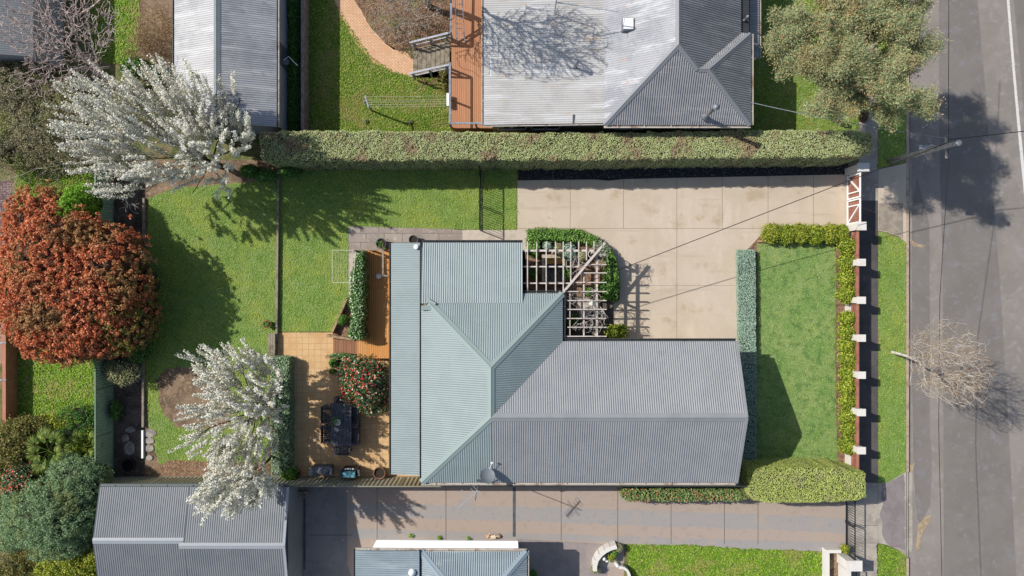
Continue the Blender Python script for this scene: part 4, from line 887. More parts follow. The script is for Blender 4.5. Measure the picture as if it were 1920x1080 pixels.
# ------------------------------------------------------------------ fences and gates
def sheetfence(label, a, b, h, m, mpost, panel=2.35, rib=.12, amp=.012, name='fence', cap_m=None):
    a = Vector((a[0], a[1], 0)); b = Vector((b[0], b[1], 0)); t = thing(name, label, 'fence', tuple((a + b) / 2)); L = (b - a).length; d = (b - a) / L; r = Vector((-d.y, d.x, 0))
    n = max(1, int(round(L / panel)))
    for i in range(n):
        p = a + d * (L * i / n + .03); l = L / n - .06; k = int(l / (rib / 4)); V = []; F = []
        for j in range(k + 1):
            s = l * j / k; o = amp if (j % 4) < 2 else -amp; q = p + d * s + r * o
            V += [(q.x, q.y, .03), (q.x, q.y, h - .04), (q.x - r.x * .008, q.y - r.y * .008, .03), (q.x - r.x * .008, q.y - r.y * .008, h - .04)]
            if j: F += [(4 * j - 4, 4 * j, 4 * j + 1, 4 * j - 3), (4 * j - 2, 4 * j - 1, 4 * j + 3, 4 * j + 2)]
        mesh_np('panel', V, F, m, t)
    for i in range(n + 1):
        q = a + d * (L * i / n); mb = MB(); mb.bar((q.x, q.y, 0), (q.x, q.y, h), .05, .06, up=(d.x, d.y, 0)); mb.build('post', mpost, t)
    mb = MB(); mb.bar(a + Vector((0, 0, h - .02)), b + Vector((0, 0, h - .02)), .05, .05); mb.bar(a + Vector((0, 0, .06)), b + Vector((0, 0, .06)), .052, .06); mb.build('rail', cap_m or mpost, t); return t
sheetfence('green steel sheet fence along the left end of the lot', G(213, 300), G(213, 893), 1.6, M_['greenfence'], surf('green_post', A(124, 150, 124), rough=.5))
sheetfence('beige ribbed steel fence along the bottom side of the lot', G(216, 894), G(1392, 894), 1.75, M_['beigefence'], surf('beige_post', A(150, 146, 126), rough=.5), rib=.2, amp=.016)
# weathered fence between shed and north lawn
t = thing('fence', 'low weathered grey paling fence beside the long shed', 'fence', G(579, 80)); a = Vector(G(579, -80)); b_ = Vector(G(579, 262))
mb = MB(); L = (a - b_).length; n = int(L / .11); rs = random.Random(4)
for i in range(n):
    y_ = b_.y + (i + .5) * .11; mb.box(a.x - .02, a.x + .004, y_ - .05, y_ + .05, .01, .97 + rs.uniform(-.02, .02))
mb.build('palings', M_['palegrey'], t)
mb = MB(); mb.box(a.x - .09, a.x + .05, b_.y, a.y, .985, 1.03); mb.box(a.x + .006, a.x + .05, b_.y, a.y, .3, .38); mb.build('rail', M_['palegrey'], t)
# terracotta fence far left
t = thing('fence', 'narrow salmon coloured brick fence at the left edge of the picture', 'fence', G(28, 640)); mb = MB()
for i, (y0_, y1_) in enumerate(((566, 610), (610.5, 640), (640.5, 708), (708.5, 790))):
    q0 = G(27, y0_); q1 = G(33, y1_); mb.box(q0[0], q1[0], q1[1], q0[1], .005, .85)
mb.build('wall', surf('salmon_brick_wall', A(206, 140, 112), [(A(190, 124, 98), 3, .42, .6)], brick=(.24, .086, .008, A(196, 130, 104), A(176, 130, 110), pi / 2, .5), bump=.003), t)
for y_ in (610, 640, 708):
    q = G(28, y_); mb = MB(); mb.box(q[0] - .5, q[0] + .2, q[1] - .03, q[1] + .03, .86, .92); mb.build('rail', M_['metal'], t)
# picket fence/gate in the back lawn
def barfence(label, a, b, h, name, cat, m, sp=.115, split=None, rails=(.12, 1), group=None, z0=0, brake=None):
    a = Vector(a); b = Vector(b); t = thing(name, label, cat, tuple((a + b) / 2), group); L = (b - a).length; d = (b - a) / L
    segs = [(0, L)] if not split else [(0, L * split - .02), (L * split + .02, L)]
    for s0, s1 in segs:
        mb = MB()
        for z in (z0 + .1, h): mb.bar(a + d * s0 + Vector((0, 0, z)), a + d * s1 + Vector((0, 0, z)), .045, .04)
        for s in (s0 + .02, s1 - .02): mb.bar(a + d * s + Vector((0, 0, z0)), a + d * s + Vector((0, 0, h - .02)), .045, .045, up=tuple(d))
        fr = mb.build('frame' if split else 'rail', m, t); mb = MB(); n = int((s1 - s0) / sp)
        for i in range(1, n): p = a + d * (s0 + (s1 - s0) * i / n); mb.bar(p + Vector((0, 0, z0 + .12)), p + Vector((0, 0, h - .02)), .018, .018, up=tuple(d))
        mb.build('bars', m, fr)
    return t
barfence('black metal bar fence crossing the back lawn to the paved path', G(901, 318), G(901, 385), 1.2, 'metal_fence', 'fence', M_['black'])
barfence('black metal garden gate at the path end of the lawn fence', G(901, 387), G(901, 433), 1.2, 'garden_gate', 'gate', M_['black'])
barfence('pair of black bar driveway gates closing the bottom driveway', G(1585, 925), G(1585, 1036), 1.02, 'driveway_gate', 'gate', M_['black'], .12, .47)
barfence('short run of black bar fencing below the white rendered pillar', G(1588, 1058), G(1588, 1200), 1.0, 'metal_fence', 'fence', M_['black'], .12)
# front fence of the lot
xf = G(1588, 0)[0]
t = thing('front_fence', 'street fence with white piers, white plinth and red brown boards', 'fence', G(1588, 660)); ya = G(0, 436)[1]; yb_ = G(0, 900)[1]
mb = MB(); mb.box(xf - .11, xf + .11, yb_, ya - .02, .006, .42); mb.build('plinth', M_['white'], t)
pys = [(y - 540) for y in (424, 492, 563, 634, 703.5, 773.5, 845, 915)]
pys = [540 + (y) * (1 - 1.5 / 36) for y in pys]; xs_ = []
for i, y_ in enumerate(pys):
    yy = G(0, y_)[1]; s = .17 if i else .2
    mb = MB(); mb.box(xf - .16, xf + .16, yy - s + .03, yy + s - .03, .006, 1.44 if i else 1.5); p_ = mb.build('pier', M_['white'], t)
    mb = MB(); mb.box(xf - .2, xf + .2, yy - s, yy + s, 1.445 if i else 1.505, 1.52 if i else 1.58); mb.build('cap', M_['white'], p_); xs_.append(yy)
for i in range(len(xs_) - 1):
    y0_, y1_ = xs_[i + 1] + .15, xs_[i] - .15; mb = MB(); n = int((y1_ - y0_) / .1)
    for j in range(n): c = y0_ + (j + .5) * (y1_ - y0_) / n; mb.box(xf - .01, xf + .015, c - .046, c + .046, .46, 1.24)
    mb.box(xf - .06, xf - .012, y0_, y1_, .6, .68); mb.box(xf - .06, xf - .012, y0_, y1_, 1.08, 1.16); mb.build('board_panel', M_['brown'], t)
def leaf_gate(label, y0_, y1_, flip):
    g = thing('driveway_gate', label, 'gate', (xf, (y0_ + y1_) / 2, .05), 'timber gates of the pale driveway'); mb = MB(); n = int((y1_ - y0_) / .1); zt, zb_ = 1.45, .1
    for j in range(n): c = y0_ + (j + .5) * (y1_ - y0_) / n; mb.box(xf, xf + .02, c - .048, c + .048, zb_, zt)
    mb.build('board_panel', M_['brown'], g); mb = MB()
    for z in (zb_ + .03, zt - .03): mb.bar((xf - .03, y0_, z), (xf - .03, y1_, z), .05, .07)
    for y_ in (y0_ + .03, y1_ - .03): mb.bar((xf - .032, y_, zb_), (xf - .032, y_, zt), .07, .05, up=(1, 0, 0))
    a, b__ = (y1_ - .05, y0_ + .3) if flip else (y0_ + .05, y1_ - .3)
    mb.bar((xf - .034, a, zb_ + .05), (xf - .034, b__, zt - .05), .07, .05, up=(1, 0, 0)); e = y0_ + .3 if flip else y1_ - .3
    mb.bar((xf - .031, e, zb_), (xf - .031, e, zt), .06, .05, up=(1, 0, 0)); mb.build('frame', M_['whitep'], g)
yg0, yg1, ygm = G(0, 422)[1], G(0, 332)[1], G(0, 377)[1]
leaf_gate('upper leaf of the red brown timber driveway gates with white bracing', ygm + .02, yg1, True); leaf_gate('lower leaf of the red brown timber driveway gates with white bracing, beside the wide pier', yg0, ygm - .02, False)
t = thing('gate_pier', 'wide rendered gate pier at the top end of the timber driveway gates', 'pier', G(1588, 323)); mb = MB(); q = G(1588, 323); mb.box(q[0] - .12, q[0] + .3, q[1] - .16, q[1] + .16, .01, 1.45); p_ = mb.build('shaft', M_['white'], t)
mb = MB(); mb.box(q[0] - .18, q[0] + .36, q[1] - .2, q[1] + .2, 1.452, 1.54); mb.build('cap', M_['white'], t)
# white pillar and planter walls, bottom right
t = thing('gate_pier', 'white rendered pillar at the bottom end of the black driveway gates', 'pier', G(1582, 1044)); q = G(1580, 1044); mb = MB(); mb.box(q[0] - .3, q[0] + .38, q[1] - .24, q[1] + .2, .01, 1.1); mb.build('shaft', M_['white'], t); mb = MB(); mb.box(q[0] - .33, q[0] + .42, q[1] - .27, q[1] + .23, 1.102, 1.16); mb.build('cap', M_['white'], t)
t = thing('planter_wall', 'white rendered U-shaped planter wall beside the white pillar', 'planter', G(1560, 1070)); mb = MB()
def gbox(mb, x0, x1, y0, y1, z0, z1): a = G(x0, y1); c = G(x1, y0); mb.box(a[0], c[0], a[1], c[1], z0, z1)
gbox(mb, 1541, 1570, 1025, 1031, .02, .45); gbox(mb, 1541, 1548, 1031.1, 1160, .02, .45); gbox(mb, 1571, 1580, 1056, 1160, .02, .9); mb.build('wall', M_['white'], t)
sheet('garden_bed', [(1548, 1031), (1571, 1031), (1571, 1160), (1548, 1160)], 6, M_['dirt'])

# ------------------------------------------------------------------ decks, pergola, edging
t = thing('deck', 'orange timber deck beside the pale green lean-to roof with reddish steps', 'deck', tuple(P(705, 560, 0)))
d0 = .45; x0 = P(678, 0, d0)[0]; x1 = V3(770, 0, 0).x; y0 = P(0, 672, d0)[1]; y1 = P(0, 468, d0)[1]; xs = P(670, 0, d0)[0]; ysd = P(0, 632, d0)[1]
mb = MB(); mb.prism([(xs, y0), (x1, y0), (x1, y1), (x0, y1), (x0, ysd), (xs, ysd)], .02, d0); mb.build('boards', M_['deck'], t)
for i in range(3):
    mb = MB(); xa = xs - .42 * (i + 1); mb.box(xa, xs - .42 * i - .008, G(0, 663)[1], G(0, 631)[1], .015, d0 - .12 * (i + 1)); mb.build('step', M_['deck_red'], t)
t = thing('balustrade', 'timber handrail around the top end of the orange deck', 'handrail', tuple(P(705, 470, d0))); mb = MB(); zt = d0 + .95
c = [P(666, 468, zt), P(718, 468, zt), P(718, 516, zt), P(731, 518, zt)]
for i in range(3): mb.bar(c[i], c[i + 1], .08, .05)
mb.build('rail', M_['timber'], t)
for q in c[:3] + [P(692, 468, zt)]:
    mb = MB(); mb.box(q[0] - .045, q[0] + .045, q[1] - .045, q[1] + .045, d0 if q[0] > xs else .02, zt - .03); mb.build('post', M_['timber'], t)
t = tag(MB(), None) if False else None
mb = MB(); mb.lathe(P(711, 518, d0), [(.05, .01), (.11, .06), (.13, .13), (.11, .13), (.04, .05)], 16); o = mb.build('bowl', M_['pot_white'], None, True); tag(o, 'small white bowl standing on the orange deck', 'bowl')
# edging timbers
def edge(label, a, b, w_=.11, h=.18, m='sleeper', name='garden_edging'):
    mb = MB(); mb.bar((*G(*a)[:2], h / 2 + .01), (*G(*b)[:2], h / 2 + .01), w_, h); o = mb.build(name, M_[m]); return tag(o, label, 'edging')
edge('long thin timber edging between the two back lawns', (524, 322), (520.5, 640), .09, .2, 'timber')
edge('timber edging along the left garden bed under the blossom tree and red tree', (272, 372), (270.5, 800), .1, .16, 'timber')
edge('short white edging board at the lower end of the left garden bed', (269.5, 806), (269.5, 858), .09, .14, 'whitep')
edge('timber edging slanting between the lawn and the mulch bed of the deck climber', (625, 624), (653, 560), .1, .35, 'sleeper')
edge('sleeper along the top side of the deck steps', (616, 628), (668, 636), .12, .4, 'sleeper')
edge('sleeper along the bottom side of the deck steps', (614, 668), (662, 673), .12, .4, 'sleeper')
edge('brown timber edging along the top left of the front lawn', (1419, 452), (1443, 454), .1, .12)
t = thing('bench', 'low timber box bench at the left end of the tiled path', 'bench', G(513, 645)); mb = MB(); a = G(507, 664); c = G(520, 624)
for i in range(3): w_ = (c[0] - a[0]) / 3; mb.box(a[0] + w_ * i + .005, a[0] + w_ * (i + 1) - .005, a[1], c[1], .31, .345)
mb.build('seat', M_['treads'], t); mb = MB(); mb.box(a[0] + .02, c[0] - .02, a[1] + .03, c[1] - .03, .02, .305); mb.build('base', M_['timber'], t)
# pergola
t = thing('pergola', 'white timber lattice pergola over the curved garden bed beside the driveway', 'pergola', tuple(P(1060, 540, 0))); zp = 2.45
mb = MB()
for x, a, b in ((989, 453, 549), (1006, 453, 549), (1024, 453, 549), (1041.5, 453, 548), (1056, 453, 548), (1070, 453, 529), (1085, 453, 500), (1099.5, 453, 488), (1113.5, 453, 474)):
    mb.bar(P(x, a, zp + .06), P(x, b, zp + .06), .045, .12)
for y, a, b in ((511.7, 1087, 1137), (529.5, 1071, 1137), (546.5, 1056, 1137), (563.5, 1064, 1137), (580, 1064, 1137), (597, 1058, 1137), (613.5, 1064, 1137), (630.5, 1058, 1137), (496, 1100, 1137), (478, 1116, 1137)):
    mb.bar(P(a, y, zp + .061), P(b, y, zp + .061), .045, .12)
mb.build('rafters', M_['beam'], t); mb = MB()
for y, a, b in ((470, 981, 1118), (500, 981, 1085), (531, 981, 1071)): mb.bar(P(a, y, zp - .06), P(b, y, zp - .06), .06 if y > 480 else .09, .12)
for x, a, b in ((1068, 548, 633), (1094.5, 513, 633), (1119, 480, 633)): mb.bar(P(x, a, zp - .062), P(x, b, zp - .062), .06 if x < 1110 else .09, .12)
mb.bar(P(1055, 549, zp + .18), P(1134, 455, zp + .18), .1, .12); mb.build('beams', M_['beam'], t)
for x, y in ((1119, 470), (1119, 545), (1119, 628), (1041, 470), (989, 470)):
    q = P(x, y, zp); mb = MB(); mb.box(q[0] - .05, q[0] + .05, q[1] - .05, q[1] + .05, .02, zp - .13); mb.build('post', M_['beam'], t)
# pond
t = thing('pond', 'small square garden pond with sandstone edging under the pergola', 'pond', G(1036, 505)); mb = MB(); a = G(1020, 528); c = G(1054, 484)
for bx in ((a[0] - .12, c[0] + .12, c[1] - .01, c[1] + .16), (a[0] - .12, c[0] + .12, a[1] - .14, a[1] - .005)): mb.box(*bx, .02, .4)
for bx in ((a[0] - .12, a[0] + .02, a[1], c[1] - .012), (c[0] - .02, c[0] + .12, a[1], c[1] - .012)): mb.box(*bx, .02, .398)
mb.build('edging', M_['sand'], t); mb = MB(); mb.face([(a[0], a[1], .2), (c[0], a[1], .2), (c[0], c[1], .2), (a[0], c[1], .2)]); mb.build('water', M_['water'], t)
mb = MB(); mb.box(a[0] + .03, c[0] - .03, c[1] - .3, c[1] - .02, .05, .34); mb.build('ledge', M_['ochre'], t)
mb = MB(); q = G(1037, 506); mb.tube([(q[0] + .33 * cos(a_), q[1] + .26 * sin(a_), .23) for a_ in np.linspace(0, 2 * pi, 22)], .014, 5); tag(mb.build('hose', M_['gutg']), 'grey hose coiled in the small garden pond', 'hose')
# north neighbour's deck, stairs and rails
t = thing('deck', 'pink brown timber deck along the neighbouring house at the top', 'deck', G(880, 150)); mb = MB(); dx0, dx1 = V3(849.5, 0, 0).x, V3(924, 0, 0).x; dy0 = V3(0, 248.5, 0).y; dy1 = V3(0, -80, 0).y
mb.box(dx0, dx1, dy0, dy1, .82, 1.0); mb.box(dx1, V3(955, 0, 0).x, dy0, dy0 + .2, .82, .998); mb.build('boards', M_['deck_n'], t)
for y_ in (244, 190, 135, 88, 30): q = G(852, y_); mb = MB(); mb.box(q[0] - .05, q[0] + .05, q[1] - .05, q[1] + .05, .01, .815); mb.build('stump', M_['timber'], t)
q = G(853, 247); mb = MB(); mb.box(q[0] - .05, dx1 - .05, q[1] - .02, q[1] + .01, .05, .81); mb.build('skirting', M_['deck_n'], t)
st_ = thing('stairs', 'weathered grey timber stairs leading down to the curved brick path', 'stairs', G(810, 112))
T0, T1 = Vector(P(843, 76, 1.0)), Vector(P(843, 122, 1.0)); B0_, B1_ = Vector(P(774, 93, .12)), Vector(P(774, 142, .12)); k = 8
for i in range(k):
    f_ = (i + .5) / k; a = T0.lerp(B0_, f_); b = T1.lerp(B1_, f_); a.z = b.z = 1.0 - (i + 1) * .115; mb = MB(); mb.bar(a, b, (T0 - B0_).length / k * .8, .045); mb.build('tread', M_['treads'], st_)
for a, b in ((T0, B0_), (T1, B1_)): mb = MB(); mb.bar(a + Vector((0, 0, -.2)), b + Vector((0, 0, -.08)), .05, .2); mb.build('stringer', M_['timber'], st_)
RM = surf('grey_rail', A(158, 162, 170), [(A(136, 140, 150), 4, .45, .6)], rough=.5)
def rail(label, pts, posts, lower=True):
    r = thing('handrail', label, 'handrail', (pts[0][0], pts[0][1], pts[0][2] - 1)); mb = MB()
    for i in range(len(pts) - 1): mb.bar(pts[i], pts[i + 1], .09, .05)
    if lower:
        for i in range(len(pts) - 1): mb.bar(Vector(pts[i]) - Vector((0, 0, .5)), Vector(pts[i + 1]) - Vector((0, 0, .5)), .04, .06)
    mb.build('rail', RM, r)
    for p, z0_ in posts: mb = MB(); mb.box(p[0] - .04, p[0] + .04, p[1] - .04, p[1] + .04, z0_, p[2] - .03); mb.build('post', RM, r)
    return r
zz = 2.0; a1_ = P(843.5, 118, zz); a2_ = P(843.5, 231, zz); a3_ = P(905, 231, zz)
rail('grey handrail around the lower end of the pink brown deck', [a1_, a2_, a3_], [(a1_, 1), (P(843.5, 178, zz), 1), (a2_, 1), (P(892, 231, zz), 1)], False)
b1_ = P(845, 60, zz); b2_ = P(847, -60, zz); rail('grey handrail of the pink brown deck above the stairs beside the ladder', [b1_, b2_], [(b1_, 1), (P(846, 10, zz), 1)], False)
c1_ = P(844, 61, 1.95); c2_ = P(768, 80, 1.1); rail('grey stair handrail on the upper side of the weathered stairs', [c1_, c2_], [(tuple(Vector(c1_).lerp(Vector(c2_), f_)), .4 * (1 - f_) + .1) for f_ in (.1, .5, .92)])
c1_ = P(843, 121, 1.95); c2_ = P(767, 138, 1.1); rail('grey stair handrail on the lower side of the weathered stairs', [c1_, c2_], [(tuple(Vector(c1_).lerp(Vector(c2_), f_)), .4 * (1 - f_) + .1) for f_ in (.1, .5, .92)])
t = thing('ladder', 'aluminium ladder standing on the pink brown deck', 'ladder', P(864, 79, 1.02)); La, Lb = Vector(P(864, 80, 1.02)), Vector(P(858, -40, 3.2)); r_ = Vector((.17, .0, 0))
for s in (-1, 1): mb = MB(); mb.bar(La + r_ * s * 1.1, Lb + r_ * s, .035, .07); mb.build('rail', M_['alu'], t)
mb = MB(); n = 13
for i in range(1, n): p = La.lerp(Lb, i / n); mb.tube([p - r_, p + r_], .017, 5)
mb.build('rungs', M_['alu'], t)
# washing lines
t = thing('clothesline', 'washing line strung from a T-post to a white box on the deck rail', 'clothesline', G(698, 208)); q = Vector(G(698, 208)); tp = Vector((q.x, q.y, 1.9))
mb = MB(); mb.bar(q, tp, .07, .07); mb.build('post', M_['metal'], t); a = Vector(P(684, 179, 1.95)); b = Vector(P(691, 202, 1.95)); mb = MB(); mb.bar(a, b, .07, .05); mb.bar(q + Vector((0, 0, 1.5)), a.lerp(b, .3), .04, .04); mb.build('crossbar', M_['metal'], t)
mb = MB()
for f_ in (.08, .38, .55, .75, .95): p = a.lerp(b, f_); e = Vector(P(838, 178 + 22 * f_, 1.3)); mb.tube([p, p.lerp(e, .5) - Vector((0, 0, .06)), e], .009, 4)
mb.build('lines', M_['wire_line'], t); q = P(841, 187, 1.3); mb = MB(); mb.box(q[0] - .09, q[0] + .04, q[1] - .3, q[1] + .3, 1.2, 1.36); mb.build('reel_box', M_['whitep'], t)
t = thing('clothesline', 'fold-down washing line with white frame over the lawn at the deck corner', 'clothesline', tuple(P(664, 470, 0))); z = 1.55; mb = MB(); c = [P(667, 469, z), P(623, 469, z), P(623, 530, z), P(662, 530, z)]
for i in range(3): mb.bar(c[i], c[i + 1], .022, .02)
mb.bar(c[0], c[3], .025, .025); mb.build('frame', M_['wire_line'], t); mb = MB()
for x in (630, 634.5, 639.5, 644.5, 649.5, 655): mb.tube([P(x, 469, z), P(x, 530, z)], .006, 4)
mb.build('lines', M_['wire_line'], t)
for y_ in (470, 529): q = P(665, y_, z); mb = MB(); mb.box(q[0] - .04, q[0] + .04, q[1] - .04, q[1] + .04, .02, z + .05); mb.build('post', M_['timber'], t)

# ------------------------------------------------------------------ furniture and garden objects
t = thing('outdoor_table', 'long charcoal slatted outdoor table on the tiled terrace', 'table', tuple(P(640, 794, 0))); zt = .75; a = P(620, 836, zt); c = P(659, 756, zt); mb = MB(); n = 8
for i in range(n): w_ = (c[0] - a[0]) / n; mb.box(a[0] + w_ * i + .006, a[0] + w_ * (i + 1) - .006, a[1], c[1], zt - .035, zt)
mb.build('tabletop', M_['slatwood'], t); mb = MB(); mb.box(a[0] + .06, c[0] - .06, a[1] + .1, c[1] - .1, zt - .11, zt - .04); mb.build('apron', M_['slatwood'], t)
for x_ in (a[0] + .08, c[0] - .08):
    for y_ in (a[1] + .15, c[1] - .15): mb = MB(); mb.box(x_ - .04, x_ + .04, y_ - .04, y_ + .04, .013, zt - .112); mb.build('leg', M_['slatwood'], t)
def seat(label, cx, cy, w_, l, ang, back, group, cat='chair', name='outdoor_chair'):
    """w_ along the seat, l depth; back on local +y"""
    loc = P(cx, cy, .45); t = thing(name, label, cat, (loc[0], loc[1], .013), group); M = Matrix.Rotation(ang, 4, 'Z'); o3 = Vector((loc[0], loc[1], .013))
    def bx(nm, x0, x1, y0, y1, z0, z1, n=1, par=t):
        mb = MB()
        for i in range(n):
            d = (x1 - x0) / n; g = .007 if n > 1 else 0; mb.box(x0 + d * i + g, x0 + d * (i + 1) - g, y0, y1, z0, z1)
        mb.v = [tuple(M @ Vector(v) + o3) for v in mb.v]; return mb.build(nm, M_['slatwood'], par)
    bx('seat', -w_ / 2, w_ / 2, -l / 2, l / 2, .40, .44, max(4, int(w_ / .09)))
    for x_ in (-w_ / 2 + .04, w_ / 2 - .04):
        for y_ in (-l / 2 + .04, l / 2 - .04): bx('leg', x_ - .025, x_ + .025, y_ - .025, y_ + .025, 0, .398)
    if back:
        bx('backrest', -w_ / 2, w_ / 2, l / 2 + .01, l / 2 + .045, .44, .85, max(4, int(w_ / .09)))
        for s in (-1, 1): bx('armrest', s * w_ / 2 - .03, s * w_ / 2 + .03, -l / 2, l / 2, .62, .65)
    return t
gp = 'seats round the terrace table'
seat('charcoal bench seat left of the terrace table, upper of the two', 614, 776, .82, .36, pi / 2, True, gp); seat('charcoal bench seat left of the terrace table, lower of the two', 614, 813, .82, .36, pi / 2, True, gp)
seat('charcoal bench seat right of the terrace table touching the red flowered shrub', 666, 778, .86, .36, -pi / 2, True, gp); seat('charcoal bench seat right of the terrace table, clear of the shrub', 667, 816, .86, .36, -pi / 2, True, gp)
seat('charcoal chair at the upper end of the terrace table', 643, 751, .7, .34, 0, True, gp); seat('charcoal chair at the lower end of the terrace table', 643, 842, .72, .34, pi, True, gp)
q = P(634, 791, .75); mb = MB(); mb.lathe(q, [(.08, .002), (.12, .05), (.16, .14), (.14, .14), (.1, .1)], 14); t = thing('potted_plant', 'small green plant in a white pot on the terrace table', 'potted plant', q); mb.build('pot', M_['pot_white'], t, True)
rs = np.random.RandomState(3); C = np.array(q) + rs.normal(0, 1, (120, 3)) * [.1, .1, .06] + [-.08, .06, .2]; V, F = leaves(rs, C, np.tile([0, 0, 1.], (120, 1)), .09, .4, .6); mesh_np('foliage', V, F, L_['green'], t)
# barbecues
t = thing('barbecue', 'grey vinyl covered barbecue trolley against the bottom fence', 'barbecue', tuple(P(602, 885, 0))); a = P(583, 893, .8); c = P(619, 876, .8); mb = MB(); mb.box(a[0], c[0], a[1], c[1], .15, .74)
mb.build('cabinet', M_['greycover'], t); mb = MB(); V = []; n = 8; mb.add([(a[0] + (c[0] - a[0]) * u, a[1] + (c[1] - a[1]) * v, .742 + .14 * sin(pi * v) * (1 if .05 < u < .95 else .2)) for u in (0, .12, .15, .85, .88, 1) for v in (0, .2, .5, .8, 1)],
    [(i * 5 + j, (i + 1) * 5 + j, (i + 1) * 5 + j + 1, i * 5 + j + 1) for i in range(5) for j in range(4)]); mb.build('lid_cover', M_['greycover'], t)
for x_ in (a[0] + .08, c[0] - .08): mb = MB(); mb.tube([(x_ - .03, c[1] - .1, .09), (x_ + .03, c[1] - .1, .09)], .075, 10); mb.build('wheel', M_['black'], t)
for s, px in ((-1, 582), (1, 620)): q = P(px, 885, .78); mb = MB(); mb.box(q[0] - .07, q[0] + .07, q[1] - .18, q[1] + .18, .755, .785); mb.build('side_shelf', M_['metal'], t)
t = thing('barbecue', 'black hooded barbecue with a teal top beside the grey covered one', 'barbecue', tuple(P(655, 886, 0))); a = P(637, 893, .85); c = P(674, 880, .85); mb = MB(); mb.box(a[0] + .1, c[0] - .12, a[1], c[1], .12, .8); mb.build('cabinet', M_['black'], t)
mb = MB(); p0_ = P(643, 896, .85); p1_ = P(666, 884, .85); mb.add([(x_, y_, z_) for x_ in (p0_[0], p1_[0]) for (y_, z_) in ((p0_[1], .805), (p0_[1] + .03, .92), (p1_[1] - .05, .95), (p1_[1], .805))], [(0, 1, 5, 4), (1, 2, 6, 5), (2, 3, 7, 6), (0, 3, 2, 1), (4, 5, 6, 7)]); mb.build('lid', M_['teal'], t)
for px in (640, 671): q = P(px, 887, .8); mb = MB(); mb.box(q[0] - .08, q[0] + .08, q[1] - .16, q[1] + .16, .77, .80); mb.build('side_shelf', M_['dkgrey'], t)
mb = MB(); q0 = P(646, 880, .85); q1 = P(664, 880, .85); mb.tube([q0, ((q0[0] + q1[0]) / 2, q0[1] + .05, .86), q1], .014, 6)
for f_ in (.1, .35, .6, .85): mb.tube([(q0[0] + (q1[0] - q0[0]) * f_, q0[1] - .02, .83), (q0[0] + (q1[0] - q0[0]) * f_, q0[1] + .05, .83)], .03, 8)
mb.build('knobs', M_['whitep'], t)
def pot(label, px, py, r, h, m, plant=None, seed=1, z0=.014, soil=True, name='plant_pot', n=160, lf=.1):
    q = P(px, py, h * .5); t = thing(name, label, 'pot', (q[0], q[1], z0)); mb = MB(); mb.lathe((q[0], q[1], z0), [(r * .72, 0), (r * .86, h * .5), (r * 1.0, h * .92), (r * 1.06, h * .93), (r * 1.06, h), (r * .9, h), (r * .86, h * .8)], 22); mb.build('pot', m, t, True)
    mb = MB(); mb.lathe((q[0], q[1], z0), [(r * .84, h * .78), (r * .84, h * .82)], 18); mb.build('soil', M_['potsoil'], t)
    if plant:
        rs = np.random.RandomState(seed); C = np.array([q[0], q[1], z0 + h]) + rs.normal(0, 1, (n, 3)) * [r * .55, r * .55, .09] + [0, 0, .08]; V, F = leaves(rs, C, np.tile([0, 0, 1.], (n, 1)), lf, .4, .6); mesh_np('foliage', V, F, plant, t)
    return t
pot('large round empty brown pot at the right end of the barbecues', 713, 885, .29, .5, M_['potbrown'])
pot('red brown pot with a leafy plant at the bottom of the clipped terrace hedge', 557, 887, .22, .4, M_['terracotta'], None)
pot('round grey pot with a sparse plant on the paved path near the deck', 716, 457, .25, .42, M_['dkgrey'], L_['green'], 2, n=60)
pot('grey pot half under the green roof edge on the paved path', 776, 450, .22, .4, M_['dkgrey'], None)
pot('terracotta pot with green plant on the dark side of the back lawn', 503, 608, .2, .34, M_['terracotta'], L_['green'], 4, n=90)
pot('small white pot near the top corner of the pergola bed', 1108, 477, .16, .4, M_['pot_white'], None)
pot('terracotta pot in the shaded strip beside the long shed, near the top edge', 537, 6, .15, .3, M_['terracotta'], None); pot('small terracotta pot against the weathered paling fence near the top edge', 563, 5, .12, .26, M_['terracotta'], None)
mb = MB(); q = P(1110, 569, .3); mb.lathe(q, [(.13, -.28), (.09, -.1), (.1, 0), (.16, .1), (.03, .13)], 12); tag(mb.build('bird_bath', M_['pot_white'], None, True), 'pale stone bird bath under the tangled vine of the pergola', 'bird bath')
for k, (px, py, a, b) in enumerate(((1096, 568, .36, .24), (1098, 588, .34, .26), (1115, 580, .26, .3))):
    mb = MB(); q = G(px, py); mb.prism([(q[0] + a * cos(u) * (1 + .1 * sin(3 * u + k)), q[1] + b * sin(u)) for u in np.linspace(0, 2 * pi, 12, endpoint=False)], .018, .07)
    tag(mb.build('stepping_stone', M_['slab']), ('upper left', 'lowest', 'rightmost')[k] + ' of the pale stepping stones under the tangled pergola vine', 'stepping stone', 'stepping stones under the pergola')
# broken slabs in the left bed and beside it
rs = np.random.RandomState(12)
SL = [(245, 806, .26, .16, 'in the shaded left bed, top of its row'), (236, 822, .2, .2, 'in the shaded left bed, middle of its row'), (244, 840, .3, .34, 'in the shaded left bed, lowest and largest'), (282, 812, .33, .2, 'on the sunny side of the white edging board, topmost'), (281, 826, .26, .17, 'on the sunny side of the white edging board, second from top'), (280, 840, .27, .19, 'on the sunny side of the white edging board, third from top'), (281, 858, .18, .14, 'on the sunny side of the white edging board, lowest and smallest')]
for k, (px, py, a, b, d) in enumerate(SL):
    q = G(px, py); an = sorted(rs.uniform(0, 2 * pi, 8)); mb = MB(); mb.prism([(q[0] + a * cos(u) * rs.uniform(.8, 1.15), q[1] + b * sin(u) * rs.uniform(.8, 1.15)) for u in np.linspace(0, 2 * pi, 8, endpoint=False)], .02, .055)
    tag(mb.build('paving_slab', M_['stone']), 'broken concrete slab ' + d, 'slab', 'broken slabs along the left bed')
mb = MB(); q = G(246, 870)
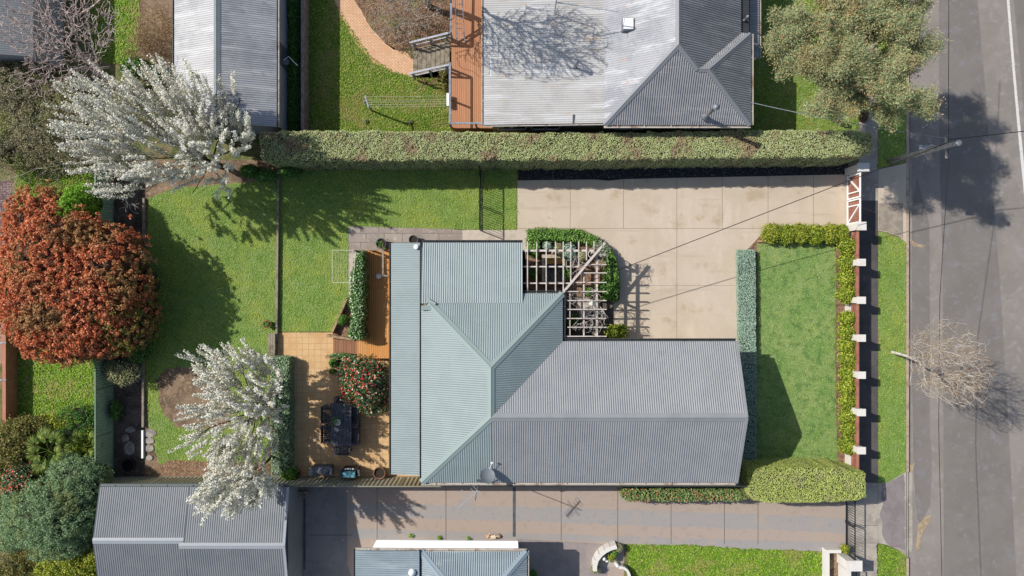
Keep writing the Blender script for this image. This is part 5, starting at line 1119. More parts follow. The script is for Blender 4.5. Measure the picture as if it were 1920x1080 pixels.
mb.lathe((q[0], q[1], .02), [(.26, 0), (.3, .25), (.31, .28), (.27, .28), (.24, .05)], 16); tag(mb.build('tub', M_['black']), 'black plastic tub in the shaded bottom corner of the left bed', 'tub')
# basket and bent pipe on the shed wall, timber stack, drains
t = thing('basket', 'grey wire basket hanging on the long shed wall', 'basket', P(538, 118, 1.0)); mb = MB(); mb.lathe(P(538, 118, 1.0), [(.08, 0), (.14, .1), (.15, .2), (.12, .2)], 12); mb.build('bowl', M_['metal'], t)
mb = MB(); mb.tube([P(531, 113, 1.5), P(541, 106, 1.5), P(558, 123, 1.4)], .022, 6); tag(mb.build('pipe', M_['pot_white']), 'bent white pipe sticking out from the long shed wall', 'pipe')
for k, (x0, y0, x1, y1) in enumerate(((541, 919, 577, 917), (543, 922, 582, 921), (541, 926, 570, 924), (542, 929, 569, 930), (550, 924, 584, 924))):
    mb = MB(); mb.bar(P(x0, y0, .5 + k * .05), P(x1, y1, .5 + k * .05), .1, .04); tag(mb.build('plank', M_['treads']), 'grey timber plank stacked at the corner of the dark shed, %s' % ('nearest the fence', 'second from the fence', 'middle of the stack', 'farthest from the fence', 'longest, lying on top')[k], 'plank', 'planks stacked by the shed')
mb = MB()
for i, y_ in enumerate((918, 928)): q = G(547, y_); mb.box(q[0], q[0] + .08, q[1] - .03, q[1] + .03, .02, .48); q = G(572, y_); mb.box(q[0], q[0] + .08, q[1] - .03, q[1] + .03, .02, .48)
tag(mb.build('trestle', M_['timber']), 'timber trestle under the stacked planks', 'trestle')
def drain(label, x, a, b, w_):
    mb = MB(); p0_ = G(x - w_ / 2, b); p1_ = G(x + w_ / 2, a); n = int((p1_[1] - p0_[1]) / .05); mb.box(p0_[0], p1_[0], p0_[1], p1_[1], .013, .017)
    for i in range(n): mb.box(p0_[0] + .012, p1_[0] - .012, p0_[1] + i * .05, p0_[1] + i * .05 + .018, .0172, .024)
    tag(mb.build('drain_grate', M_['dkgrey']), label, 'drain')
drain('long drain grate across the shaded concrete beside the dark shed', 571, 932, 1068, 4); drain('drain grate crossing the bottom driveway', 964, 905, 1006, 5)
mb = MB(); q = G(556, 1072); mb.lathe((q[0], q[1], .02), [(.1, 0), (.12, .3), (.05, .35)], 10); mb.box(q[0] + .12, q[0] + .22, q[1] - .1, q[1] + .05, .02, .2); tag(mb.build('planter', M_['terracotta']), 'terracotta ornament in the shade near the bottom edge', 'ornament')
mb = MB(); q = G(1563, 227); mb.box(q[0] - .14, q[0] + .14, q[1] - .08, q[1] + .08, .5, .8); mb.box(q[0] - .03, q[0] + .03, q[1] - .03, q[1] + .03, .01, .498); tag(mb.build('letterbox', M_['gutg']), 'grey letterbox on the lawn between the big tree and the long hedge', 'letterbox')
# curved white wall with planting, bottom
t = thing('garden_wall', 'curved white rendered garden wall at the end of the bottom lawn', 'wall', G(1130, 1045)); mb = MB()
def arc(mb, pts, w_, z0, z1):
    for i in range(len(pts) - 1): mb.bar((*G(*pts[i])[:2], (z0 + z1) / 2), (*G(*pts[i + 1])[:2], (z0 + z1) / 2), w_, z1 - z0 + .0015 * (i % 2))
pa = [(1113, 1062), (1113, 1052), (1116, 1042), (1123, 1032), (1132, 1025), (1142, 1020), (1153, 1017)]; arc(mb, pa, .2, .01, .62)
mb.build('wall', M_['white'], t)
t = thing('garden_wall', 'thin curved white wall beside the bottom lawn, near the bottom edge', 'wall', G(1170, 1065)); mb = MB(); arc(mb, [(1158, 1058), (1166, 1058), (1173, 1063), (1177, 1070), (1180, 1085), (1180, 1110)], .12, .01, .45); mb.build('wall', M_['white'], t)
sheet('garden_bed', [(1118, 1060), (1120, 1044), (1130, 1032), (1153, 1022), (1160, 1024), (1160, 1060), (1150, 1064)], 5, M_['conc'])
for k, (px, py, h, d) in enumerate(((1131, 1042, .5, 'larger'), (1137, 1047, .35, 'smaller'), (1156, 1056, .4, 'beside the thin curved wall,'))):
    mb = MB(); mb.lathe(G(px, py), [(.1, .02), (.13, .1), (.07, .3 * h / .5), (.1, .42 * h / .5), (.06, h), (.01, h + .04)], 12); tag(mb.build('garden_statue', M_['pot_white'], None, True), d + ' white garden statue inside the curved white wall', 'statue')
# ------------------------------------------------------------------ poles and wires
pt_ = Vector(P(1797, 268, 6.8)); pb_ = Vector(G(1668, 302))
t = thing('power_pole', 'timber power pole leaning across the view over the road, with crossarm and lamp arm', 'power pole', tuple(pb_)); mb = MB(); mb.tube([pb_, pb_.lerp(pt_, .5), pt_], [.14, .12, .09], 12); mb.build('shaft', M_['pole'], t, True)
wl = Vector(P(1771, 271, 5.8)); wl = pb_.lerp(pt_, 5.8 / 6.8); mb = MB(); mb.bar(wl + Vector((0.0, -.5, .0)), wl + Vector((0, .45, 0)), .07, .07); mb.build('crossarm', M_['pole'], t)
for dy in (-.42, -.2, .2, .38): mb = MB(); mb.lathe(wl + Vector((0, dy, .05)), [(.03, 0), (.045, .05), (.03, .08), (.045, .1), (.01, .13)], 8); mb.build('insulator', M_['dkgrey'], t)
la = pb_.lerp(pt_, .72); lb = Vector(P(1738, 276, 5.6)); mb = MB(); mb.tube([la + Vector((0, .1, 0)), lb.lerp(la, .4) + Vector((0, .1, .1)), lb], .03, 6); ar_ = mb.build('lamp_arm', M_['alu'], t); mb = MB(); mb.box(lb.x - .3, lb.x + .02, lb.y - .09, lb.y + .09, lb.z - .07, lb.z + .04); mb.build('lamp', M_['metal'], t)
mb = MB(); mb.lathe(pt_, [(.12, -.02), (.13, .02), (.1, .05), (.01, .06)], 12); mb.build('pole_cap', M_['metal'], t)
def wire(label, pts, r=.016, m=None, sag=.0):
    P_ = []
    for i in range(len(pts) - 1):
        a, b = Vector(pts[i]), Vector(pts[i + 1])
        for j in range(10): f_ = j / 10; P_.append(a.lerp(b, f_) - Vector((0, 0, 4 * sag * f_ * (1 - f_))))
    P_.append(Vector(pts[-1])); mb = MB(); mb.tube(P_, r, 5); return tag(mb.build('power_line', m or M_['cable']), label, 'power line')
wire('black power line from the street pole to the pergola corner of the main house', [tuple(wl + Vector((-.05, .1, .1))), P(1060, 545, 2.95)], .017, sag=.35)
wire('grey service line from the street pole to the neighbouring house at the top', [tuple(wl + Vector((-.05, .3, .1))), P(1408, 192, 3.5)], .018, M_['metal'], .3)
for k, dx in enumerate((-.25,)):
    up_ = P(1779, -60, 6.8); dn_ = P(1762, 560, 4.9); d2_ = P(1767, 1130, 5.1)
    wire('power line strung along the road past the street pole', [up_, tuple(wl + Vector((0, .6, .15))), tuple(wl + Vector((0, -.6, .15))), dn_, P(1760, 800, 4.7), d2_], .012)
wire('second power line crossing the road from the pole to the right edge', [tuple(wl + Vector((.05, .25, .1))), (wl.x + 26, wl.y + 3, 7)], .018)

# ------------------------------------------------------------------ dog
def make_dog():
    q = P(925, 1006, .12); t = thing('dog', 'tan and white dog rolling on its back beside the white wall', 'dog', (q[0], q[1], .012)); o3 = Vector((q[0], q[1], .012)); me = bpy.data.meshes.new('body')
    J = [((-.02, -.02, .13), .10, None), ((-.14, -.02, .13), .105, 0), ((-.25, 0, .12), .085, 1), ((-.31, .05, .10), .06, 2), ((-.29, .12, .1), .05, 3), ((.10, -.02, .12), .095, 0), ((.2, -.01, .11), .07, 5), ((.27, .0, .1), .062, 6), ((.33, .01, .09), .05, 7), ((.37, -.02, .07), .032, 8),
         ((-.22, .07, .2), .045, 2), ((-.2, .16, .24), .032, 10), ((-.15, .24, .28), .026, 11), ((-.27, -.04, .2), .04, 2), ((-.25, .0, .27), .026, 13), ((-.22, .06, .3), .02, 14),
         ((.09, .07, .18), .042, 5), ((.07, .15, .22), .03, 16), ((.11, .2, .25), .024, 17), ((.12, -.05, .2), .034, 5), ((.12, .0, .26), .024, 19), ((.09, .03, .28), .018, 20), ((-.33, -.05, .06), .025, 3), ((-.36, -.1, .04), .014, 22), ((.29, .07, .1), .022, 7), ((.30, .11, .1), .010, 24), ((.31, -.05, .12), .022, 7), ((.33, -.08, .14), .010, 26)]
    me.from_pydata([tuple(Vector(p)) for p, _, _ in J], [(i, j[2]) for i, j in enumerate(J) if j[2] is not None], []); o = bpy.data.objects.new('body', me); link(o, t)
    md = o.modifiers.new('skin', 'SKIN'); sv = me.skin_vertices[0].data if me.skin_vertices else None
    if sv is None:
        bpy.context.view_layer.objects.active = o; bpy.ops.object.modifier_remove(modifier='skin') if False else None
    if me.skin_vertices:
        for i, j in enumerate(J): me.skin_vertices[0].data[i].radius = (j[1], j[1]); me.skin_vertices[0].data[i].use_root = (i == 0)
    md.use_smooth_shade = True; s = o.modifiers.new('sub', 'SUBSURF'); s.levels = 2; s.render_levels = 2
    m, tr, b = NT('dog_fur'); tc = tr.nodes.new('ShaderNodeTexCoord'); sp = tr.nodes.new('ShaderNodeSeparateXYZ'); tr.links.new(tc.outputs['Object'], sp.inputs[0]); mr = tr.nodes.new('ShaderNodeMapRange'); mr.inputs['From Min'].default_value = -.2; mr.inputs['From Max'].default_value = -.15
    tr.links.new(sp.outputs['X'], mr.inputs['Value']); c = mixc(tr, mr.outputs[0], A(214, 150, 96), A(236, 222, 204)); mr2 = tr.nodes.new('ShaderNodeMapRange'); mr2.inputs['From Min'].default_value = .20; mr2.inputs['From Max'].default_value = .24; tr.links.new(sp.outputs['X'], mr2.inputs['Value'])
    c = mixc(tr, mr2.outputs[0], c, A(206, 156, 110)); c = mixc(tr, noise(tr, tc.outputs['Object'], 18, 4, .6, .45, .6), c, A(228, 200, 170)); tr.links.new(c, b.inputs['Base Color']); b.inputs['Roughness'].default_value = .9; me.materials.append(m)
    mb = MB(); mb.lathe(tuple(o3 + Vector((.385, -.03, .06))), [(.016, -.012), (.018, 0), (.01, .014)], 8); mb.build('nose', M_['black'], t)
    return t
make_dog()

# ------------------------------------------------------------------ hedges
hedge('long sage green clipped hedge along the top side of the lot', [(488, 246), (488, 300), (560, 301), (700, 301), (900, 300), (1100, 300), (1300, 297), (1500, 295), (1612, 294), (1634, 289), (1640, 270), (1636, 247), (1600, 243), (1400, 243), (1200, 248), (1000, 248), (840, 246), (700, 244), (540, 245)], 2.65, L_['hedge_n'], 1250, .058, .10, seed=2, jit=.03, bumpy=.06, side=.35, wild=.018)
hedge('narrow grey green clipped hedge beside the front lawn', [(1384, 468), (1417, 468), (1419, 700), (1419, 878), (1390, 878), (1387, 640)], .42, L_['hedge_grey'], 1400, .05, .06, seed=3, jit=.01, bumpy=.02, wild=.012)
hedge('rounded lime green clipped hedge block in the bottom right corner of the lot', [(1408, 884), (1420, 880), (1510, 877), (1580, 879), (1600, 886), (1625, 889), (1626, 933), (1610, 940), (1520, 944), (1440, 944), (1416, 940), (1408, 930)], 2.15, L_['hedge_se'], 1300, .05, .16, seed=4, jit=.02, bumpy=.03, wild=.02)
hedge('red flecked leafy hedge along the bottom driveway', [(1168, 918), (1168, 938), (1190, 941), (1280, 942), (1350, 942), (1424, 940), (1424, 918)], 1.35, leafm('red_flecked_leaf', [(4, A(110, 132, 78)), (3, A(84, 108, 60)), (2, A(150, 160, 110)), (1, A(176, 90, 76))]), 700, .085, .2, seed=5, jit=.05, wild=.05)
hedge('dark green clipped hedge along the left side of the terrace', [(508, 670), (541, 670), (543, 780), (542, 893), (508, 893), (506, 780)], .8, L_['hedge_w'], 900, .06, .08, seed=6, jit=.015, bumpy=.04, wild=.02)
r = hedge('leafy green climber hedge along the left edge of the orange deck', [(667, 470), (681, 470), (681, 560), (680, 634), (672, 637), (655, 634), (653, 626), (658, 590), (655, 560), (657, 510), (663, 490)], 1.5, L_['gloss'], 800, .085, .15, seed=7, jit=.04, wild=.05)
hedge('leafy green hedge curving round the outer edge of the pergola bed', [(990, 431), (1040, 430), (1085, 430), (1107, 438), (1128, 451), (1144, 466), (1155, 484), (1161, 507), (1162, 540), (1161, 562), (1133, 562), (1131, 537), (1137, 505), (1134, 484), (1119, 465), (1094, 454), (1050, 450), (1012, 451), (1010, 474), (990, 472)], .62, L_['green'], 800, .085, .08, seed=8, jit=.03, wild=.045)
# leafy shrubs along the front lawn (separate plants)
for k, (px, w_) in enumerate(((1446, 20), (1473, 19), (1499, 19), (1527, 20), (1556, 19), (1577, 12))):
    bush('yellow green spiky shrub above the front lawn, %s from the left' % ('first', 'second', 'third', 'fourth', 'fifth', 'sixth')[k], [(px, 438 + (k % 2) * 2, .3, w_, 19, .42)], L_['yellow' if k % 2 else 'lime'], 1300, .13, .28, seed=20 + k, tilt=.8, group='shrubs along the top of the front lawn')
fr = [(1588, 462, 18, 17), (1587, 492, 18, 17), (1586, 522, 18, 17), (1586, 552, 18, 17), (1586, 598, 15, 14), (1586, 622, 16, 15), (1586, 648, 16, 15), (1588, 674, 17, 16), (1588, 700, 15, 15), (1587, 726, 17, 16), (1588, 752, 15, 14), (1588, 778, 17, 16), (1588, 803, 14, 14), (1589, 832, 18, 19)]
nth = 'first second third fourth fifth sixth seventh eighth ninth tenth eleventh twelfth thirteenth fourteenth'.split()
for k, (px, py, rx, ry) in enumerate(fr):
    bush('yellow green leafy shrub inside the street fence, %s from the top' % nth[k], [(px, py, .45, rx, ry, .5)], L_['yellow'], 1300, .10, .5, seed=40 + k, tilt=.7, sig=.09, group='shrubs inside the street fence')

# ------------------------------------------------------------------ trees
tree('blossom_tree', 'large white blossom tree overhanging the top left corner of the lot', G(415, 312), P(385, 300, 1.9), .16,
     [(300, 262, 4.6, 100, 80, 1.8), (215, 215, 5.6, 82, 70, 1.3), (400, 240, 4.6, 72, 80, 1.5), (330, 175, 5.2, 80, 55, 1.2), (240, 330, 3.6, 60, 45, .9), (385, 330, 3.2, 60, 45, .8), (170, 270, 5.2, 50, 60, .9)], 1250, 34, 11, M_['bark_brown'], .8,
     shoots=(820, .4, 1.25, .75, (-.12, .05)), leafspec=[('blossom', L_['blossom'], 8, .04, .072, 1.0, .5, 6, .012), ('young_leaves', L_['bl_leaf'], .6, .08, .07, .5, .8, 1, .02)], rmin=.006, capr=.013, bend=.35, wob=.05)
tree('blossom_tree', 'white blossom tree between the back lawn and the terrace', G(508, 752), P(490, 768, 1.5), .13,
     [(455, 720, 3.6, 78, 72, 1.3), (430, 800, 3.9, 78, 70, 1.4), (405, 700, 4.2, 42, 52, .8), (460, 860, 3.0, 55, 40, .9), (500, 790, 2.6, 38, 70, .8)], 620, 26, 12, M_['bark_brown'], .8,
     shoots=(560, .35, 1.05, .75, (-.1, -.05)), leafspec=[('blossom', L_['blossom'], 8, .04, .074, 1.0, .5, 9, .012), ('young_leaves', L_['bl_leaf'], .6, .08, .07, .5, .8, 1, .02)], capr=.013, bend=.35)
tree('blossom_tree', 'smaller white blossom tree reaching over the dark shed roof', G(512, 850), P(500, 866, 1.6), .09,
     [(440, 915, 5.0, 64, 34, 1.0), (480, 895, 4.0, 40, 30, .9), (412, 925, 5.8, 36, 32, .7)], 420, 14, 13, M_['bark_brown'], .8,
     shoots=(210, .35, .9, .8, (-.1, -.2)), leafspec=[('blossom', L_['blossom'], 8, .04, .074, 1.0, .5, 9, .012), ('young_leaves', L_['bl_leaf'], .6, .08, .07, .5, .8, 1, .02)], capr=.013, bend=.35)
# big evergreen beside the road
tree('evergreen_tree', 'large grey green evergreen tree beside the road at the top right', G(1618, 222), P(1625, 160, 4.0), .24,
     [(1600, 90, 7.8, 110, 85, 1.3), (1520, 50, 7.5, 66, 66, .9), (1680, 60, 8.2, 70, 70, 1.1), (1700, 165, 8.6, 56, 62, 1.0), (1560, 160, 7.2, 70, 50, 1.0), (1640, -20, 8.0, 110, 60, 1.2), (1610, 185, 7.2, 60, 34, .8), (1500, 110, 6.8, 40, 40, .6), (1680, 225, 6.6, 40, 20, .5)], 2000, 26, 14, M_['bark_brown'], .55, sublobes=(150, 18, .42),
     leafspec=[('foliage', L_['casua'], 56, .12, .10, .26, .7, 2, .020)], capr=.018, rmin=.008, bend=.4)
# street tree, leafless
tree('bare_tree', 'leafless pale barked street tree on the nature strip leaning over the road', G(1672, 660), P(1735, 678, 2.6), .075,
     [(1790, 690, 6.2, 66, 56, 1.4), (1770, 640, 5.8, 60, 44, 1.1), (1796, 730, 5.6, 52, 40, 1.0), (1735, 700, 4.2, 36, 44, .8), (1822, 680, 6.8, 36, 60, .8), (1720, 655, 3.6, 28, 34, .8)], 1000, 16, 15, M_['bark_pale'], .8,
     leafspec=[('twigs', L_['streettwig'], 4, .13, .11, .07, 1.0, 1, .012)], capr=.03, rmin=.009, bend=.35, wob=.05)
# red photinia
rp = bush('huge round red leaved shrub at the left end of the lot', [(150, 560, 1.9, 128, 112, 2.4), (84, 432, 2.0, 62, 78, 1.5), (118, 480, 2.4, 84, 92, 1.9), (206, 518, 2.0, 84, 98, 2.1), (170, 470, 2.2, 50, 60, 1.6), (130, 600, 1.7, 95, 75, 2.2), (52, 530, 1.5, 48, 80, 1.6), (235, 590, 1.6, 66, 66, 1.6), (165, 640, 1.4, 60, 34, 1.2)], L_['photinia'], 90000, .115, .5, 'red_leaf_shrub', 'shrub', 30, tilt=.5, clump=1400, csize=.155, core=.86, body=surf('inner_red_brown', (.11, .05, .028, 1), [((.05, .035, .014, 1), 5, .45, .6)], bump=.05, bscale=14))
bush('', [(245, 600, 1.75, 60, 60, 1.65), (262, 545, 1.6, 40, 50, 1.3), (190, 640, 1.5, 50, 30, 1.2)], L_['photinia_low'], 9000, .115, .5, seed=131, tilt=.5, clump=230, csize=.15, core=.85, parent=rp)
# camellia by the deck
bush('dark leaved shrub covered in red flowers between the terrace and the deck', [(690, 715, 1.5, 42, 48, 1.1), (668, 700, 1.2, 34, 34, .8), (700, 750, 1.2, 32, 28, .8), (664, 735, 1.0, 26, 24, .6)], L_['camellia'], 9000, .085, .6, 'flowering_shrub', 'shrub', 31, flower=('flowers', L_['redfl'], 620, .085), sig=.09, tilt=.8)

# upper left: leafless tree, brush and shrubs
tree('bare_tree', 'spreading leafless tree with pale tangled branches near the top left corner', G(235, 175), P(150, 100, 2.4), .16,
     [(110, 60, 4.2, 110, 70, 1.0), (60, 40, 4.4, 80, 60, .9), (120, 130, 3.4, 90, 50, .9), (170, 30, 3.8, 60, 60, .8), (70, 150, 3.4, 55, 40, .7)], 1500, 26, 16, M_['bark_pink'], .5, capr=.018, rmin=.015, bend=.5, wob=.16)
twigs('tan twiggy shrub beside the long shed near the top left', [(292, 60, 1.4, 36, 56, .8), (270, 90, 1.0, 40, 30, .6)], 420, 17, M_['bark_twig'], leafspec=[('foliage', L_['browntwig'], 14, .10, .09, .22, 1, 1, .05)])
bush('dense olive grey brush below the leafless tree at the left edge', [(30, 180, 1.0, 60, 60, .9), (80, 240, .9, 60, 50, .9), (10, 270, .9, 46, 50, .8), (120, 200, .7, 34, 40, .6), (60, 290, .6, 50, 26, .5), (30, 125, .8, 40, 22, .5), (150, 235, .8, 22, 40, .6), (150, 290, .6, 30, 30, .5)], L_['brush'], 26000, .10, .3, seed=180, tilt=.9, clump=300, csize=.26)
twigs('olive twigs rising through the brush below the leafless tree', [(40, 200, 1.3, 70, 80, 1.0), (90, 260, 1.3, 60, 60, .9), (20, 290, 1.0, 50, 50, .8), (120, 200, 1.2, 40, 50, .7)], 900, 18, M_['bark_twig'], leafspec=[('foliage', L_['silver'], 7, .11, .085, .3, 1, 1, .05)])
twigs('sprawling twiggy bush between the brush and the red leaved shrub', [(130, 290, 1.4, 50, 40, .7), (70, 330, .9, 60, 30, .5), (170, 250, 1.3, 26, 50, .6)], 420, 19, M_['bark_silver'], leafspec=[('foliage', L_['olive'], 2, .1, .07, .35, 1, 1, .05)])
twigs('thin pale twigs climbing at the left edge beside the mauve paving', [(8, 420, 1.2, 18, 70, .7), (12, 350, 1.4, 40, 20, .4)], 200, 21, M_['bark_pink'], rmin=.009)
bush('dark green leafy shrub beneath the top of the blossom tree', [(262, 128, .6, 34, 18, .6), (300, 140, .5, 26, 16, .5)], L_['green'], 2600, .11, .5, seed=32)
bush('bright green weedy shrub in the gap beside the red leaved shrub', [(150, 396, 2.0, 28, 32, 1.3), (160, 380, 1.7, 30, 34, 1.2)], L_['weed'], 5200, .13, .35, seed=33, tilt=.8)
bush('pale green spreading shrub at the lower edge of the red leaved shrub', [(232, 700, .9, 34, 22, .4), (212, 690, .7, 20, 16, .4)], L_['silver'], 1500, .085, .5, seed=34, sig=.12, tilt=.8, core=.5)
bush('small green shrub against the green steel fence', [(219, 768, .4, 9, 20, .4)], L_['darkplant'], 500, .09, seed=35)
bush('dark shrub under the red leaved shrub at the lawn edge', [(262, 655, .6, 26, 26, .6)], L_['darkplant'], 1500, .09, seed=36, flower=('flowers', L_['pinkfl'], 14, .05))
# small leafless sapling in the left bed
litter_done = False
tree('sapling', 'small leafless sapling in the shaded left garden bed', G(245, 384), P(243, 386, .9), .02, [(243, 388, 1.2, 20, 22, .4)], 26, 8, 37, M_['bark_pale'], .4, rmin=.008, bend=.3)
# shrubs at the top of the back lawn
for k, (px, py, r_, d) in enumerate(((500, 330, 20, 'just left of the lawn edging'), (545, 322, 22, 'just right of the lawn edging'), (470, 322, 18, 'below the white blossom'))):
    bush('dark leafy shrub in the bed under the blossom tree, ' + d, [(px, py, .4, r_, 12, .5)], L_['darkplant'], 900, .1, seed=50 + k, group='shrubs under the blossom tree')
bush('dense dark planting in the shaded strip beside the long shed', [(551, 20, .2, 16, 40, .4), (551, 80, .15, 15, 40, .35), (551, 150, .2, 16, 50, .35), (551, 215, .2, 15, 45, .35)], L_['darkplant'], 6500, .12, .5, 'ground_cover', 'ground cover', 38)
# lower left corner planting
bush('olive brown leafy shrub at the left edge above the palm', [(30, 830, .9, 44, 44, .9), (10, 880, .7, 30, 34, .7), (60, 800, .5, 40, 22, .5)], L_['olive'], 6500, .11, .5, seed=60, sig=.12, tilt=.9)
bush('coral flowered shrub at the left edge below the palm', [(48, 900, .9, 40, 38, .9), (60, 930, .7, 28, 26, .6)], L_['camellia'], 4200, .085, .55, 'flowering_shrub', seed=61, flower=('flowers', L_['pinkfl'], 260, .09), sig=.1, tilt=.8)
bush('large blue green leafy shrub beside the dark shed', [(110, 960, 1.6, 76, 62, 1.4), (150, 900, 1.4, 50, 44, 1.1), (60, 970, 1.1, 46, 52, .9), (180, 890, 1.3, 28, 26, .8), (120, 1010, 1.0, 50, 32, .9), (40, 930, .9, 26, 22, .6), (185, 940, 1.2, 22, 22, .6), (130, 870, 1.1, 24, 18, .6), (30, 1005, .7, 20, 24, .5), (90, 1035, .8, 24, 14, .5)], L_['euc'], 42000, .09, .36, seed=62, tilt=.6, clump=420, csize=.24)
bush('yellow green shrub at the bottom left beside the dark shed', [(130, 1065, .9, 60, 34, .8), (180, 1050, .8, 26, 26, .6)], L_['lime'], 7000, .10, .5, seed=63, sig=.1, tilt=.8)
twigs('dry tangled twigs in the bottom left corner', [(40, 1050, .6, 60, 40, .5), (20, 1010, .6, 40, 30, .4)], 420, 64, M_['bark_silver'], leafspec=[('foliage', L_['silver'], 3, .1, .14, .12, 1, 1, .05)])
bush('yellow flecked low bushes along the bottom edge of the wild lawn', [(120, 790, .3, 50, 14, .4), (165, 830, .4, 30, 34, .4), (75, 800, .3, 26, 20, .4)], L_['lime'], 3600, .12, .4, seed=65, tilt=.8)
bush('dark tangled shrub filling the space below the fan palms', [(120, 880, .5, 50, 26, .5), (20, 860, .5, 40, 40, .5), (150, 800, .35, 40, 40, .35), (20, 985, .4, 30, 50, .4)], L_['darkplant'], 9000, .10, .4, seed=160, tilt=.8, clump=260, csize=.2)
bush('rust and olive shrub in the bottom left corner', [(30, 1065, .6, 44, 30, .6), (70, 1040, .5, 26, 20, .45)], L_['olive'], 5000, .10, .35, seed=161, tilt=.8, clump=150, csize=.2)
# fan palm
def palm(label, px, py, z, nf, seed, R=.95):
    rs = np.random.RandomState(seed); c = np.array(P(px, py, z)); t = thing('fan_palm', label, 'palm', (c[0], c[1], 0)); pts = np.array([[c[0], c[1], 0], [c[0], c[1], z * .5], c]); V, F = tubes([(pts, [.11, .1, .08])], (8, 8)); mesh_np('trunk', V, F, M_['bark_brown'], t)
    for k in range(nf):
        a = 2 * pi * k / nf + rs.uniform(-.3, .3); el = rs.uniform(-.1, .6); d = np.array([cos(a) * cos(el), sin(a) * cos(el), sin(el)]); e = c + d * R * rs.uniform(.5, .8); mb = MB(); mb.tube([tuple(c), tuple((c + e) / 2 + [0, 0, .05]), tuple(e)], .013, 4); fo = mb.build('frond', L_['palm'], t)
        s = np.array([-sin(a), cos(a), 0]); up = np.cross(s, d); mb = MB(); n = 26
        for i in range(n):
            b = -2.3 + 4.6 * i / (n - 1); l = R * .62 * (.75 + .25 * cos(b)); v = d * cos(b) + s * sin(b); w_ = (s * cos(b) - d * sin(b)) * .026; p0_ = e + v * .06; p1_ = e + v * l * .6 - up * .02; p2_ = e + v * l - np.array([0, 0, .12])
            mb.add([tuple(p0_), tuple(p1_ + w_), tuple(p2_), tuple(p1_ - w_)], [(0, 1, 2, 3)])
        mb.build('blade', L_['palm'], fo)
palm('fan palm in the lower left corner between the olive and coral flowered shrubs', 92, 845, 1.5, 9, 5)
palm('smaller fan palm right of the main palm near the green fence', 158, 838, 1.0, 6, 6, .75)
palm('low palm at the left edge beside the coral flowered shrub', 2, 935, .8, 6, 7, .8)
# garden plants
bush('leafy plant spilling over the red brown pot at the foot of the terrace hedge', [(543, 886, .5, 16, 14, .35)], L_['green'], 900, .11, .4, seed=70, tilt=.8)
bush('small mounded shrub on the slanting mulch bed beside the deck climber', [(643, 600, .25, 9, 9, .28)], L_['green'], 420, .1, .4, seed=71)
bush('low green plants along the sleeper below the deck steps', [(640, 667, .3, 22, 5, .25)], L_['gloss'], 520, .08, seed=72)
bush('bright green ball shrub at the top corner of the tiled terrace', [(626, 680, .25, 8, 9, .3)], L_['green'], 500, .07, seed=73, wild=None) if False else bush('bright green ball shrub at the top corner of the tiled terrace', [(626, 680, .25, 8, 9, .3)], L_['green'], 500, .07, seed=73)
bush('tiny dark ball shrub below the bright green ball shrub', [(623, 696, .15, 5, 5, .2)], L_['darkplant'], 260, .06, seed=74)
bush('yellow green shrub against the driveway side of the grey roof edge', [(1156, 622, .6, 20, 14, .5)], L_['yellow'], 900, .12, .45, seed=75, sig=.12, tilt=.9)
pb = [(1026, 462, 9, 10, 'sage ball shrub at the top left inside the pergola bed', 'hedge_grey'), (1047, 470, 9, 14, 'pale sage shrub right of the sage ball shrub in the pergola bed', 'silver'), (1068, 472, 13, 18, 'large sage shrub in the middle of the pergola bed', 'hedge_grey'), (1092, 480, 8, 10, 'green shrub beside the white pot in the pergola bed', 'silver'), (1000, 512, 9, 12, 'dark shrub in the shade between the pond and the house', 'darkplant'), (1064, 510, 8, 14, 'dark green shrub right of the garden pond', 'darkplant'), (1104, 548, 9, 8, 'leafy green shrub under the tangled vine', 'green'), (1076, 602, 14, 14, 'dark shrub in the shaded corner under the pergola', 'darkplant'), (1123, 540, 8, 8, 'leafy green shrub beside the lower end of the curved hedge', 'green'), (1002, 478, 9, 4, 'low green shrub at the corner of the house under the pergola', 'green')]
for k, (px, py, rx, ry, lb_, lm) in enumerate(pb): bush(lb_, [(px, py, .25, rx, ry, .32)], L_[lm], 750, .07, seed=80 + k, sig=.05)
tree('vine', 'leafless pale vine tangled over the lower right of the pergola', G(1118, 560), P(1118, 558, 2.2), .035, [(1115, 600, 2.6, 22, 26, .2), (1108, 560, 2.6, 20, 20, .2), (1100, 612, 2.5, 30, 12, .15), (1078, 560, 2.5, 22, 12, .1)], 420, 10, 90, M_['bark_silver'], .4, rmin=.009, capr=.008, wob=.3, sides=(4, 3))
tree('vine', 'leafless pale vine tangled over the top corner of the pergola', G(1122, 470), P(1122, 466, 2.2), .03, [(1128, 466, 2.6, 20, 18, .2), (1128, 488, 2.6, 12, 18, .15), (1080, 500, 2.55, 20, 22, .1)], 300, 8, 91, M_['bark_silver'], .4, rmin=.009, capr=.008, wob=.3, sides=(4, 3))
